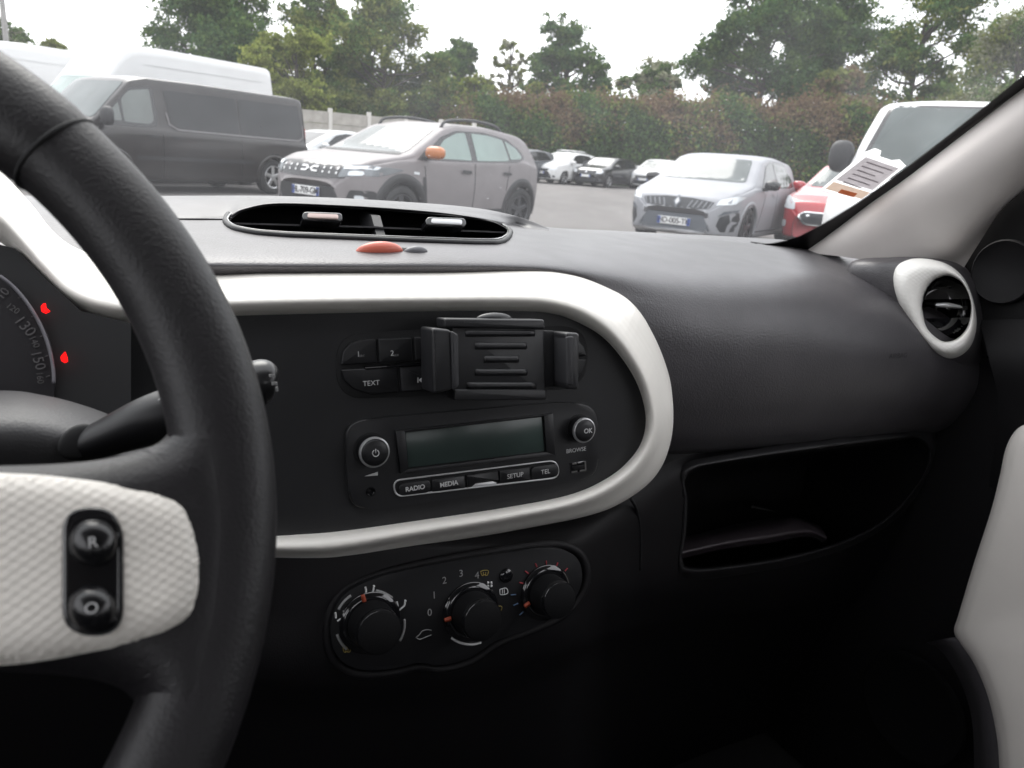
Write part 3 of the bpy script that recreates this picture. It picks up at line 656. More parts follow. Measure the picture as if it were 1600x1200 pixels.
# hedge: an ivy and bramble covered bank
def hedge():
    t = empty('hedge', tuple(spot(1000, 300, 45) * np.array([1, 1, 0])), 0, 'long overgrown bramble hedge in green and rust behind the parked cars', 'hedge')
    o = np.array(t.location); r = np.random.default_rng(3)
    ctrl = [(676, 46, 178), (700, 44, 166), (740, 42, 153), (830, 40, 150), (920, 39, 152), (1010, 38, 156), (1100, 37.5, 156), (1200, 37, 160), (1300, 36, 158), (1420, 35, 165), (1560, 34, 170), (1800, 33, 175)]
    path = np.array([[*(spot(x, y, Y)[:2]), spot(x, y, Y)[2]] for x, y, Y in [(a, c, b + 7) for a, b, c in ctrl]])
    C = cr(path, 220)
    rows = []
    bumps = r.normal(size=(220, 12)); ker = np.ones(5) / 5
    for j in range(12): bumps[:, j] = np.convolve(bumps[:, j], ker, 'same')
    V = []
    prof_ = [(-1.9, 0), (-1.8, .22), (-1.55, .5), (-1.2, .75), (-.7, .92), (0, 1.0), (.8, .95), (1.6, .6), (1.9, 0)]
    for i, (x, y, h) in enumerate(C):
        for j, (dy, f) in enumerate(prof_):
            V.append((x - o[0], y + dy + bumps[i, j] * .9 * (f > .01) - o[1], h * .93 * f + bumps[i, j] * .55 * (f > .01)))
    V = np.array(V); k = len(prof_); F = [(i * k + j, (i + 1) * k + j, (i + 1) * k + j + 1, i * k + j + 1) for i in range(219) for j in range(k - 1)]
    mk('hedge_mass', V, F, mat('hedge_core', (.035, .04, .022), .95, bump=('noise', 3), bstr=.8, bdist=.2, var=.5, vscale=1.2), t)
    G = V.reshape(220, k, 3); n = 150000
    u = r.uniform(0, 218.99, n); v = r.uniform(0, 6.2, n); i = u.astype(int); j = v.astype(int); fu = (u - i)[:, None]; fv = (v - j)[:, None]
    P = (G[i, j] * (1 - fu) + G[i + 1, j] * fu) * (1 - fv) + (G[i, j + 1] * (1 - fu) + G[i + 1, j + 1] * fu) * fv
    P += r.normal(size=(n, 3)) * np.array([.18, .24, .24]) * (1 + .9 * (r.random((n, 1)) < .15))
    # colour zones: rust towards the top, green low, broken up in patches
    ph = np.sin(P[:, 0] * .9 + 1.3 * np.sin(P[:, 2] * 1.7)) + np.sin(P[:, 0] * 2.3 + P[:, 2] * 1.1 + 2) * .6 + r.normal(size=n) * .45
    hgt = P[:, 2] / 3.8
    q = ph * .40 + (hgt - .82) * 1.0
    K = np.where(q > .45, np.where(r.random(n) < .6, 3, 4), np.where(q > .05, np.where(r.random(n) < .5, 2, 3), np.where(r.random(n) < .5, 0, 1)))
    Vl, Fl = leaves(P, .105, 4)
    s = fastmesh('foliage', Vl, Fl, [LEAF['oak'], LEAF['dark'], LEAF['olive'], LEAF['brown'], LEAF['red']], K, t); s['kind'] = 'stuff'
hedge()
# concrete fence
conc = mat('concrete', (.36, .34, .31), .9, bump=('noise', 25), bstr=.3, bdist=.01, var=.2, vscale=3); concp = mat('concrete_post', (.55, .53, .50), .85, bump=('noise', 30), bstr=.3)
fa, fb = spot(452, 166, 30), spot(742, 181, 34)
fn = empty('concrete_fence', (fa[0], fa[1], 0), math.atan2(fb[1] - fa[1], fb[0] - fa[0]), 'pale concrete panel fence with upright posts behind the parked cars', 'fence')
Lf = math.hypot(fb[0] - fa[0], fb[1] - fa[1]); npan = 5; step = Lf / npan; fh = fa[2] - .05
bmp = bmesh.new(); bbox(bmp, (-.07, -.08, 0), (.07, .08, fh + .12), .012, 1); post_me = None
bmb = bmesh.new(); bbox(bmb, (.06, -.025, 0), (step - .06, .025, fh / 5 - .012), .008, 1); board_me = None
for i in range(npan + 1):
    if post_me is None: o = mkbm('post', bmp, concp, fn); post_me = o.data
    else: o = bpy.data.objects.new('post', post_me); COL.objects.link(o); o.parent = fn
    o.location = (i * step, 0, 0)
    if i < npan:
        for j in range(5):
            if board_me is None: o = mkbm('board', bmb, conc, fn); board_me = o.data
            else: o = bpy.data.objects.new('board', board_me); COL.objects.link(o); o.parent = fn
            o.location = (i * step, 0, j * fh / 5)
# utility pole
pb = spot(34, 300, 60)
pl = empty('utility_pole', (pb[0], 60, 0), 0, 'tall plain grey utility pole above the white vans', 'pole')
mktube('pole_shaft', [(0, 0, 0), (0, 0, 8), (0, 0, 17)], [.22, .18, .13], mat('pole_concrete', (.3, .29, .28), .9, var=.15), pl, 12, 12)
bm = bmesh.new(); bbox(bm, (-.9, -.06, 16.2), (.9, .06, 16.35), .01, 1); mkbm('cross_arm', bm, conc, pl)

# unseen tree belt, added to darken reflections in the cars and dim side light
def unseen_tree_belt():
    r = np.random.default_rng(11); n, k = 200, 9; V = []
    for i in range(n):
        a = R_(52 + 256 * i / (n - 1)); rad = 47 + 3 * math.sin(i * .31) + r.normal() * .8; hh = 7.0 + 1.8 * math.sin(i * .23) + 1.2 * math.sin(i * .71 + 1) + r.normal() * .8
        for j in range(k):
            f = j / (k - 1); b = rad + r.normal() * .9 * (0 < j) + 3.5 * max(0, f - .6)
            V.append((b * math.sin(a), b * math.cos(a), hh * (f ** .85)))
    F = [(i * k + j, (i + 1) * k + j, (i + 1) * k + j + 1, i * k + j + 1) for i in range(n - 1) for j in range(k - 1)]
    o = mk('unseen_tree_belt', V, F, mat('tree_belt_green', (.05, .065, .03), .95, bump=('noise', 1.2), bstr=1., bdist=.6, var=.6, vscale=.5), smooth=False)
    setp(o, 'unseen belt of mixed green trees added round the car park for dark reflections', 'unseen_tree_belt', kind='stuff')
unseen_tree_belt()
# ================================================================= the car the picture is taken from
LV = np.array([0.88006243, 0.474858, 0.]); FV = np.array([-0.474858, 0.88006243, 0.]); UP = np.array([0, 0, 1.])   # right, ahead, up of our car
def cw(u, v, w_): return EYEP + u * LV + v * FV + w_ * UP
def pv(x, y, v): d = ray(x, y); return EYEP + d * (v / (d @ FV))
def pu(x, y, u): d = ray(x, y); return EYEP + d * (u / (d @ LV))
def topx(P):
    d = np.asarray(P) - EYEP; z = d @ AF; return 800 + FPX * (d @ AR) / z, 600 - FPX * (d @ AU) / z
class Pl:
    """a plane of the cabin: n faces the seats, e1 to the right, e2 up along it"""
    def __init__(s, p0, n):
        s.p = np.asarray(p0, float); s.n = np.asarray(n, float); s.n /= np.linalg.norm(s.n)
        e1 = LV - s.n * (LV @ s.n); s.e1 = e1 / np.linalg.norm(e1); s.e2 = np.cross(s.n, s.e1)
    def hit(s, x, y, off=0.):
        d = ray(x, y); p = s.p + s.n * off; return EYEP + d * (((p - EYEP) @ s.n) / (d @ s.n))
    def uv(s, x, y, off=0.):
        q = s.hit(x, y, off) - s.p; return np.array([q @ s.e1, q @ s.e2])
    def mpp(s, x, y):  # metres per photo pixel there
        return np.linalg.norm(s.hit(x, y) - EYEP) / FPX
def nrm(u, v, w_): return u * LV + v * FV + w_ * UP
def prism(name, pts, pl, o0, o1, m, parent, bev=.0008, r=0, seg=2):
    if r: pts = rounded(pts, r, 6)
    bm = bmesh.new(); c = [bm.verts.new(pl.hit(x, y, 0) + pl.n * o1) for x, y in pts]
    f = bm.faces.new(c); fr = list(f.edges)
    ex = bmesh.ops.extrude_face_region(bm, geom=[f])
    nv = [g_ for g_ in ex['geom'] if isinstance(g_, bmesh.types.BMVert)]
    for v in nv: v.co -= Vector(pl.n * (o1 - o0))
    # front loop is the original one
    if bev:
        es = [e for e in bm.edges if e.verts[0] in c and e.verts[1] in c and len(e.link_faces) == 2]
        if not es: es = fr
        try: bmesh.ops.bevel(bm, geom=[e for e in es if e.is_valid], offset=bev, segments=seg, affect='EDGES', profile=.5)
        except Exception: pass
    return mkbm(name, bm, m, parent, smooth=True, angle=40)
def pillow(name, pts, pl, o0, o1, b, m, parent, maxlen=.004):
    '''a cushion-edged plate over a plane: flat middle, edge rolling down over width b'''
    P = np.array([pl.uv(x, y) for x, y in pts]); bm = bmesh.new(); bm.faces.new([bm.verts.new((p[0], p[1], 0)) for p in P])
    bmesh.ops.triangulate(bm, faces=bm.faces[:])
    for _ in range(7):
        le = [e for e in bm.edges if e.calc_length() > maxlen]
        if not le: break
        bmesh.ops.subdivide_edges(bm, edges=le, cuts=1); bmesh.ops.triangulate(bm, faces=bm.faces[:])
    Q = np.array([v.co[:2] for v in bm.verts]); A = P; B = np.roll(P, -1, 0); D = np.full(len(Q), 9.)
    for a_, b_ in zip(A, B):
        d = b_ - a_; t = np.clip(((Q - a_) @ d) / (d @ d + 1e-15), 0, 1); D = np.minimum(D, np.linalg.norm(Q - a_ - t[:, None] * d, axis=1))
    q = 1 - np.minimum(D / b, 1); h = o0 + (o1 - o0) * np.sqrt(np.maximum(0, 1 - q ** 2))
    for v, c, z in zip(bm.verts, Q, h): v.co = Vector(pl.p + pl.e1 * c[0] + pl.e2 * c[1] + pl.n * z)
    return mkbm(name, bm, m, parent, smooth=True)
def turned(name, c, n, prof_, m, parent, seg=40, e1=None):
    n = np.asarray(n, float) / np.linalg.norm(n); a = LV - n * (LV @ n) if e1 is None else e1; a = a / np.linalg.norm(a); b = np.cross(n, a)
    V = []; F = []; k = len(prof_)
    for j in range(seg):
        t = 2 * math.pi * j / seg
        for r, h in prof_: V.append(c + n * h + r * (math.cos(t) * a + math.sin(t) * b))
    for j in range(seg):
        for i in range(k - 1): F.append((j * k + i, ((j + 1) % seg) * k + i, ((j + 1) % seg) * k + i + 1, j * k + i + 1))
    F.append(tuple(j * k + k - 1 for j in range(seg)))
    o = mk(name, V, F, m, parent); o.data.set_sharp_from_angle(angle=R_(45)); return o
def line_on(name, pts, pl, off, rpx, m, parent, closed=False, n=8, k=None, rad=None):
    P = [pl.hit(x, y, off) for x, y in pts]; r = rad or rpx * pl.mpp(*pts[0])
    return mktube(name, P, r, m, parent, n, k or max(12, 6 * len(pts)), closed)
TEXTS = []
def letter(s, x, y, pl, off, hpx, m, parent, rot=0., name='lettering', bold=.0):
    cu = bpy.data.curves.new(name, 'FONT'); cu.body = s; cu.align_x = 'CENTER'; cu.align_y = 'CENTER'; cu.size = hpx * pl.mpp(x, y) * 1.38; cu.extrude = .00008; cu.offset = bold
    cu.materials.append(m); o = bpy.data.objects.new(name, cu); COL.objects.link(o)
    c = pl.hit(x, y, 0) + pl.n * off; a, b = math.cos(rot), math.sin(rot); e1 = pl.e1 * a + pl.e2 * b; e2 = -pl.e1 * b + pl.e2 * a
    o.matrix_world = Matrix(((e1[0], e2[0], pl.n[0], c[0]), (e1[1], e2[1], pl.n[1], c[1]), (e1[2], e2[2], pl.n[2], c[2]), (0, 0, 0, 1)))
    TEXTS.append((o, parent)); return o
INT = []
def thing(name, base, label, cat, group=None):
    o = empty(name, tuple(base), 0, label, cat, group); INT.append(o); return o

# ---------------------------------------------------------------- cabin materials
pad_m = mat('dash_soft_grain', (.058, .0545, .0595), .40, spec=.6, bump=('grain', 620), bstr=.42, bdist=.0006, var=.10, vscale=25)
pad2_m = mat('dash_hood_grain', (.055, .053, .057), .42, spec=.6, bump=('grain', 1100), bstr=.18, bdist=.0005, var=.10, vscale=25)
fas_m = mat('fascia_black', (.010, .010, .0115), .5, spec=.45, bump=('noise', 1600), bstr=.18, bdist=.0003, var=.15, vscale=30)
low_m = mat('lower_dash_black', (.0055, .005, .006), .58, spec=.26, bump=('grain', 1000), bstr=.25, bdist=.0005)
key_m = mat('key_black', (.009, .009, .0105), .42, spec=.5, bump=('noise', 2500), bstr=.08, bdist=.0002)
groove_m = mat('groove_black', (.004, .004, .005), .7)
white_m = mat('cream_white_plastic', (.86, .83, .775), .38, spec=.5, bump=('dots', .012), bstr=.10, bdist=.0006, var=.03, vscale=8, axes=(LV, UP * .7 + FV * .7))
whited_m = mat('cream_white_dimpled', (.76, .725, .67), .42, spec=.5, bump=('dots', .0046), bstr=.22, bdist=.0005, var=.04, vscale=10, axes=(LV, (UP * .84 + FV * .54) * 1.5))
wheel_m = mat('wheel_soft_black', (.0105, .0095, .0112), .48, spec=.45, bump=('grain', 900), bstr=.3, bdist=.0005, var=.2, vscale=40)
gloss_m = mat('piano_black', (.006, .006, .007), .08, spec=.6, coat=.5)
chr_m = mat('satin_chrome', (.60, .60, .61), .34, metal=.7)
print_m = mat('print_white', (.55, .55, .55), .6); printd_m = mat('print_grey', (.22, .22, .22), .6); print_y = mat('print_amber', (.25, .19, .05), .6)
lcd_m = mat('lcd_grey_green', (.040, .058, .053), .24, spec=.5, ior=1.5, var=.2, vscale=12)
pillar_m = mat('pillar_light_grey', (.70, .655, .63), .75, spec=.25, bump=('noise', 1500), bstr=.15, bdist=.0003, var=.05, vscale=14)
red_lit = mat('lit_red_telltale', (.5, .01, .01), .4, emit=(1, .0, .0), estr=1.6)
cloth_m = mat('headliner_cloth', (.42, .41, .40), .9); carpet_m = mat('carpet_black', (.006, .006, .0065), .95)

# ---------------------------------------------------------------- cabin shell
cabin = thing('car_cabin', cw(.25, -.3, -.95), 'cabin of a small hatchback with pale windscreen pillar and clear windscreen', 'car interior')
def quadp(name, pts, m, parent=cabin, th=None):
    P = [cw(*p) for p in pts]
    return mk(name, P, [(0, 1, 2, 3)], m, parent, smooth=False)
def boxc(name, lo, hi, m, parent=cabin, bev=.01):
    bm = bmesh.new(); bbox(bm, lo, hi, bev, 2)
    for v in bm.verts: v.co = Vector(cw(*v.co))
    return mkbm(name, bm, m, parent, smooth=True, angle=50)
boxc('floor_pan', (-.50, -1.75, -.98), (1.02, 1.02, -.93), carpet_m)
boxc('firewall', (-.50, .96, -.96), (1.02, 1.02, -.17), carpet_m)
boxc('headliner', (-.44, -1.75, .31), (.96, .24, .36), cloth_m)
boxc('tailgate_panel', (-.50, -1.78, -.96), (1.02, -1.72, -.10), carpet_m)
boxc('side_panel', (-.54, -1.75, -.96), (-.48, .96, -.10), low_m)
boxc('rear_side_panel', (.98, -1.75, -.96), (1.04, -.62, -.10), low_m)
for u in (-.47, .95): boxc('door_pillar', (u - .035, -.66, -.12), (u + .035, -.52, .34), cloth_m)
for u0, u1 in ((-.36, .10), (.40, .86)):
    bm = bmesh.new(); bbox(bm, (u0, -.92, -.62), (u1, -.78, .02), .06, 4); bbox(bm, (u0, -.9, -.68), (u1, -.30, -.52), .06, 4); bbox(bm, (u0 + .1, -.92, .02), (u1 - .1, -.82, .2), .04, 3)
    for v in bm.verts: v.co = Vector(cw(*v.co))
    mkbm('seat', bm, mat('seat_cloth', (.03, .03, .032), .9), cabin, smooth=True, angle=50)
boxc('rear_bench', (-.46, -1.7, -.75), (.96, -1.55, -.02), M['seat_cloth'], bev=.05)
# bonnet ahead of the windscreen
net('bonnet', [[cw(u, .93, -.20 - .03 * (u - .25) ** 2) for u in (-.5, -.1, .25, .6, 1.0)], [cw(u, 1.25, -.25 - .05 * (u - .25) ** 2) for u in (-.5, -.1, .25, .6, 1.0)], [cw(u, 1.5, -.36 - .08 * (u - .25) ** 2) for u in (-.5, -.1, .25, .6, 1.0)], [cw(u, 1.6, -.55) for u in (-.5, -.1, .25, .6, 1.0)]], paint_w, cabin, 16, 24)
# windscreen
def GL(u, t): q = ((u - .25) / .65) ** 2; return cw(u, (.905 - .14 * q) * (1 - t) + (.30 - .10 * q) * t + .035 * math.sin(math.pi * t), -.112 * (1 - t) + .325 * t)
def glass_clear():
    m = bpy.data.materials.new('dusty_clear_glass'); m.use_nodes = True; n = m.node_tree.nodes; l = m.node_tree.links; n.remove(n['Principled BSDF'])
    tr = n.new('ShaderNodeBsdfTransparent'); tr.inputs['Color'].default_value = (.93, .95, .945, 1)
    gl = n.new('ShaderNodeBsdfGlossy'); gl.inputs['Roughness'].default_value = .015
    du = n.new('ShaderNodeBsdfTranslucent'); du.inputs['Color'].default_value = (.75, .77, .8, 1)
    fr = n.new('ShaderNodeFresnel'); fr.inputs['IOR'].default_value = 1.33
    tc = n.new('ShaderNodeTexCoord')
    t1 = n.new('ShaderNodeTexNoise'); t1.inputs['Scale'].default_value = 5.; t1.inputs['Detail'].default_value = 5
    t2 = n.new('ShaderNodeTexVoronoi'); t2.inputs['Scale'].default_value = 85.
    l.new(tc.outputs['Object'], t1.inputs['Vector']); l.new(tc.outputs['Object'], t2.inputs['Vector'])
    mr = n.new('ShaderNodeMapRange'); mr.inputs['From Min'].default_value = .3; mr.inputs['From Max'].default_value = .75; mr.inputs['To Min'].default_value = .018; mr.inputs['To Max'].default_value = .058
    l.new(t1.outputs['Fac'], mr.inputs['Value'])
    sp = n.new('ShaderNodeMapRange'); sp.inputs['From Min'].default_value = .045; sp.inputs['From Max'].default_value = .10; sp.inputs['To Min'].default_value = .25; sp.inputs['To Max'].default_value = 0.
    l.new(t2.outputs['Distance'], sp.inputs['Value'])
    th = n.new('ShaderNodeMath'); th.operation = 'GREATER_THAN'; th.inputs[1].default_value = .55; l.new(t1.outputs['Fac'], th.inputs[0])
    ml = n.new('ShaderNodeMath'); ml.operation = 'MULTIPLY'; l.new(sp.outputs['Result'], ml.inputs[0]); l.new(th.outputs[0], ml.inputs[1])
    ad = n.new('ShaderNodeMath'); ad.operation = 'ADD'; l.new(mr.outputs['Result'], ad.inputs[0]); l.new(ml.outputs[0], ad.inputs[1])
    m1 = n.new('ShaderNodeMixShader'); m2 = n.new('ShaderNodeMixShader')
    l.new(ad.outputs[0], m1.inputs[0]); l.new(tr.outputs[0], m1.inputs[1]); l.new(du.outputs[0], m1.inputs[2])
    l.new(fr.outputs[0], m2.inputs[0]); l.new(m1.outputs[0], m2.inputs[1]); l.new(gl.outputs[0], m2.inputs[2]); l.new(m2.outputs[0], n['Material Output'].inputs[0])
    return m
us = np.linspace(-.52, .90, 15); ts = np.linspace(0, 1, 8)
Vg, Fg = netmesh([[GL(u, t) for u in us] for t in ts], 20, 40)
screen = mk('windscreen', Vg, Fg, glass_clear(), cabin)
gbv = BVHTree.FromPolygons([Vector(v) for v in netmesh([[GL(u, t) for u in np.linspace(-.6, 1.1, 16)] for t in np.linspace(-.1, 1.1, 9)], 40, 60)[0]], netmesh([[GL(u, t) for u in np.linspace(-.6, 1.1, 16)] for t in np.linspace(-.1, 1.1, 9)], 40, 60)[1])
def onglass(x, y, off=.003):
    d = Vector(ray(x, y)).normalized(); h, nn, _, _ = gbv.ray_cast(Vector(EYEP), d)
    if h is None: h, nn, _, _ = gbv.find_nearest(Vector(pv(x, y, .7)))
    if nn.dot(d) > 0: nn = -nn
    return h + nn * off
frit_m = mat('black_frit', (.004, .004, .005), .35)
nF = 420; A = cr(np.array([(1190, 380), (1212, 377), (1250, 366), (1300, 339), (1350, 307), (1400, 271), (1450, 233), (1500, 194), (1550, 154), (1600, 113), (1690, 38)], float), nF)
Vf = []; Ff = []
for i, (x, y) in enumerate(A):
    z = 2.6 if i % 2 else -.6
    Vf.append(onglass(x - z * .6, y - z * .8)); Vf.append(onglass(x + 45, y + 38))
for i in range(nF - 1): Ff.append((2 * i, 2 * i + 1, 2 * i + 3, 2 * i + 2))
mk('frit_band', Vf, Ff, frit_m, screen)
Vf = []; Ff = []
for i, x in enumerate(np.linspace(-.5, .89, 40)):
    for t in (-.03, .022): Vf.append(GL(x, t) - FV * .003)
for i in range(39): Ff.append((2 * i, 2 * i + 1, 2 * i + 3, 2 * i + 2))
mk('frit_band', Vf, Ff, frit_m, screen)
# windscreen pillar trim
PR = [[(1236, 396), (1300, 357), (1400, 290), (1500, 214), (1600, 137), (1720, 46), (1900, -95)], [(1268, 396), (1335, 360), (1437, 292), (1532, 224), (1627, 153), (1740, 68), (1915, -75)],
      [(1330, 403), (1400, 366), (1492, 306), (1575, 247), (1660, 185), (1765, 105), (1930, -45)], [(1430, 420), (1480, 388), (1548, 328), (1608, 275), (1680, 220), (1780, 140), (1940, -10)], [(1505, 420), (1526, 386), (1566, 327), (1618, 284), (1690, 232), (1785, 150), (1945, 5)]]
net('pillar_trim', [[pu(x, y, u) for x, y in row] for row, u in zip(PR, (.862, .850, .858, .885, .925))], pillar_m, cabin, 26, 40)
# opposite pillar, out of the picture, shades the driver's side
boxc('pillar_trim', (-.52, .50, -.10), (-.46, .78, .02), pillar_m); 

def papermat(name, c, tr=.55):
    m = bpy.data.materials.new(name); m.use_nodes = True; n = m.node_tree.nodes; l = m.node_tree.links; n.remove(n['Principled BSDF'])
    tc = n.new('ShaderNodeTexCoord'); t = n.new('ShaderNodeTexNoise'); t.inputs['Scale'].default_value = 90; l.new(tc.outputs['Object'], t.inputs['Vector'])
    rp = n.new('ShaderNodeValToRGB'); rp.color_ramp.elements[0].color = (*[x * .85 for x in c], 1); rp.color_ramp.elements[1].color = (*c, 1); l.new(t.outputs['Fac'], rp.inputs['Fac'])
    d = n.new('ShaderNodeBsdfDiffuse'); q = n.new('ShaderNodeBsdfTranslucent'); x = n.new('ShaderNodeMixShader'); x.inputs[0].default_value = tr
    l.new(rp.outputs['Color'], d.inputs['Color']); l.new(rp.outputs['Color'], q.inputs['Color'])
    l.new(d.outputs[0], x.inputs[1]); l.new(q.outputs[0], x.inputs[2]); l.new(x.outputs[0], n['Material Output'].inputs[0]); return m
# ---------------------------------------------------------------- paper badge on the glass
tk = thing('permit_sleeve', onglass(1345, 275), 'clear sleeve with a grey paper and orange strip stuck on the windscreen corner', 'paper')
def on_glass_poly(name, pts, off, m, parent):
    bm = bmesh.new(); bm.faces.new([bm.verts.new(onglass(x, y, off)) for x, y in pts])
    return mkbm(name, bm, m, parent)
on_glass_poly('sleeve', [(1351, 234), (1366, 228), (1376, 232), (1374, 241), (1392, 247), (1405, 246), (1415, 256), (1343, 311), (1281, 293)], .003, papermat('sleeve_white', (.8, .8, .8), .7), tk)
on_glass_poly('paper', [(1351, 240), (1403, 258), (1362, 292), (1305, 276)], .005, papermat('paper_grey', (.62, .58, .60), .6), tk)
on_glass_poly('orange_strip', [(1301, 279), (1358, 296), (1345, 306), (1288, 290)], .005, papermat('strip_buff', (.82, .64, .52), .6), tk)
on_glass_poly('red_panel', [(1313, 289), (1338, 296), (1332, 302), (1307, 295)], .0065, papermat('strip_red', (.70, .26, .14), .6), tk)
prm = papermat('faint_print', (.44, .41, .43), .6)
for i in range(6):
    y0 = 246 + i * 6.2; x0 = 1349 - i * 7.2
    on_glass_poly('text_line', [(x0 + 4, y0), (x0 + 44 - 6 * (i % 3), y0 + 13.5 - 1.8 * (i % 3)), (x0 + 42 - 6 * (i % 3), y0 + 15 - 1.8 * (i % 3)), (x0 + 2, y0 + 1.6)], .0062, prm, tk)

# ---------------------------------------------------------------- dashboard
dash = thing('dashboard', cw(.25, .62, -.6), 'dark grained dashboard with cream white trim loop', 'dashboard')
colx = [-250, -60, 120, 280, 420, 560, 700, 850, 950, 1050, 1150, 1250, 1340, 1430, 1500, 1556]
far = [300, 303, 308, 314, 316, 322, 334, 354.5, 360, 365, 370, 378, 402, 418, 440, 530]; vfar = [.80, .84, .87, .885, .89, .89, .885, .88, .87, .86, .845, .815, .76, .70, .66, .60]
y1 = [330, 333, 337, 340, 342, 347, 355, 369, 378, 386, 393, 402, 421, 441, 470, 548]; v1 = [.70, .72, .74, .745, .745, .745, .74, .735, .735, .73, .72, .70, .67, .635, .61, .57]
y2 = [392, 394, 397, 399, 401, 402, 403, 408, 418, 428, 432, 436, 452, 474, 508, 572]; v2 = [.64, .64, .63] + [.58] * 4 + [.585, .60, .605, .605, .605, .60, .59, .57, .555]
y3 = [440] * 7 + [440, 455, 480, 490, 495, 505, 520, 545, 600]; v3 = [.65, .65, .64] + [.575] * 5 + [.575, .565, .562, .562, .56, .555, .55, .55]
y4 = [520] * 8 + [525, 560, 570, 572, 575, 582, 595, 632]; v4 = [.65, .65, .64] + [.570] * 5 + [.565, .555, .550, .550, .548, .545, .545, .55]
y5 = [600] * 8 + [610, 640, 645, 642, 640, 640, 645, 664]; v5 = [.65, .65, .64] + [.570] * 5 + [.57, .560, .557, .557, .556, .555, .557, .565]
y6 = [690] * 8 + [695, 705, 700, 692, 684, 678, 676, 690]; v6 = [.58] * 8 + [.585, .585, .585, .585, .585, .585, .585, .585]
y7 = [700] * 8 + [705, 706, 699, 690, 682, 676, 674, 690]; v7 = [.66] * 16
VENT = [(352, 346), (359, 334), (378, 325), (420, 320), (500, 322), (600, 328), (700, 336), (760, 344), (785, 352), (798, 363), (793, 375), (775, 381), (740, 381), (650, 378), (550, 374), (450, 370), (400, 366), (370, 360), (356, 354)]
cV = (575, 350)
VIN = [(cV[0] + (x - cV[0]) * .985, cV[1] + (y - cV[1]) * .93) for x, y in VENT]
PADNET = [[cw(-.475, vs2[0], ((pv(colx[0], ys[0], vs2[0]) - EYEP) @ UP))] + [pv(x, y, v) for x, y, v in zip(colx, ys, vs2)] for ys, vs2 in ((far, vfar), (y1, v1), (y2, v2), (y3, v3), (y4, v4), (y5, v5), (y6, v6), (y7, v7))]
_pv, _pf = netmesh(PADNET, 110, 260); padbv = BVHTree.FromPolygons([Vector(v) for v in _pv], _pf)
def onpad(x, y, off=0.):
    d = Vector(ray(x, y)).normalized(); h, nn, _, _ = padbv.ray_cast(Vector(EYEP), d)
    if h is None: return pv(x, y, .76)
    if nn.dot(d) > 0: nn = -nn
    return np.array(h + nn * off)
net('dash_pad', PADNET, pad_m, dash, 150, 340, hole=lambda c: in_poly(*topx(c), VIN))
# ledge that closes the gap to the glass
net('defrost_ledge', [[pv(x, y + 1, v) for x, y, v in zip(colx, far, vfar)], [pv(x, y + 1, v) - UP * .012 + FV * .02 for x, y, v in zip(colx, far, vfar)], [pv(x, y + 1, v) - UP * .03 + FV * .10 for x, y, v in zip(colx, far, vfar)]], fas_m, dash, 6, 60)
for i in range(9):
    x = 1178 + i * 5.2; bm = bmesh.new(); p = pv(x, 379.5 + i * .55, .79); bbox(bm, (-.0008, -.006, -.001), (.0008, .006, .0012), .0004, 1, Matrix.Translation(Vector(p)) @ Matrix.Rotation(math.atan2(LV[1], LV[0]), 4, 'Z')); mkbm('defrost_slot', bm, groove_m, dash)
# vent hood: a long raised lip behind the centre vents
hx = [150, 230, 300, 352, 380, 430, 520, 620, 700, 760, 800, 830, 858]
h_far = [309, 307.5, 307, 307, 307, 307.5, 310, 315.5, 321, 328, 336, 345.5, 357.5]
h_mid = [318, 316, 315, 314, 312, 311.5, 315, 321, 328, 336, 344, 351.5, 359]
h_lip = [342, 341, 341, 338, 325, 316.5, 319, 325, 332.5, 341.5, 352, 357, 361]
hv = [(.86, .80, .735)] * 3 + [(.87, .81, .74), (.875, .82, .765)] + [(.88, .83, .775)] * 4 + [(.875, .83, .77), (.865, .82, .765), (.84, .80, .76), (.775, .765, .76)]
HR = [[], [], [], [], []]
for x, yf, ym, yl, v in zip(hx, h_far, h_mid, h_lip, hv):
    if x > 790:      # the end of the lip runs out onto the pad
        q = onpad(x, yl, .0012); vl = (q - EYEP) @ FV; n5 = (pv(x, yf, vl + .016) - UP * .006, pv(x, yf, vl + .012), pv(x, ym, vl + .006), q, onpad(x, yl + 1, -.003))
    else:
        lip = onpad(x, yl, .0015) if x < 360 else pv(x, yl, v[2])
        n5 = (pv(x, yf, v[0] + .03) - UP * .02, pv(x, yf, v[0]), pv(x, ym, v[1]), lip, onpad(x, yl + 1.5, -.004) if x < 360 else pv(x, yl + 2.5, v[2] + .004) - UP * .002)
    for k_, p_ in enumerate(n5): HR[k_].append(p_)
net('vent_hood', HR, pad2_m, dash, 40, 140)
mktube('hood_seam', [pv(x, y, v) for x, y, v in ((150, 343.5, .733), (230, 342.5, .733), (300, 342.5, .733), (350, 343, .735))], .0009, groove_m, dash, 6, 12)
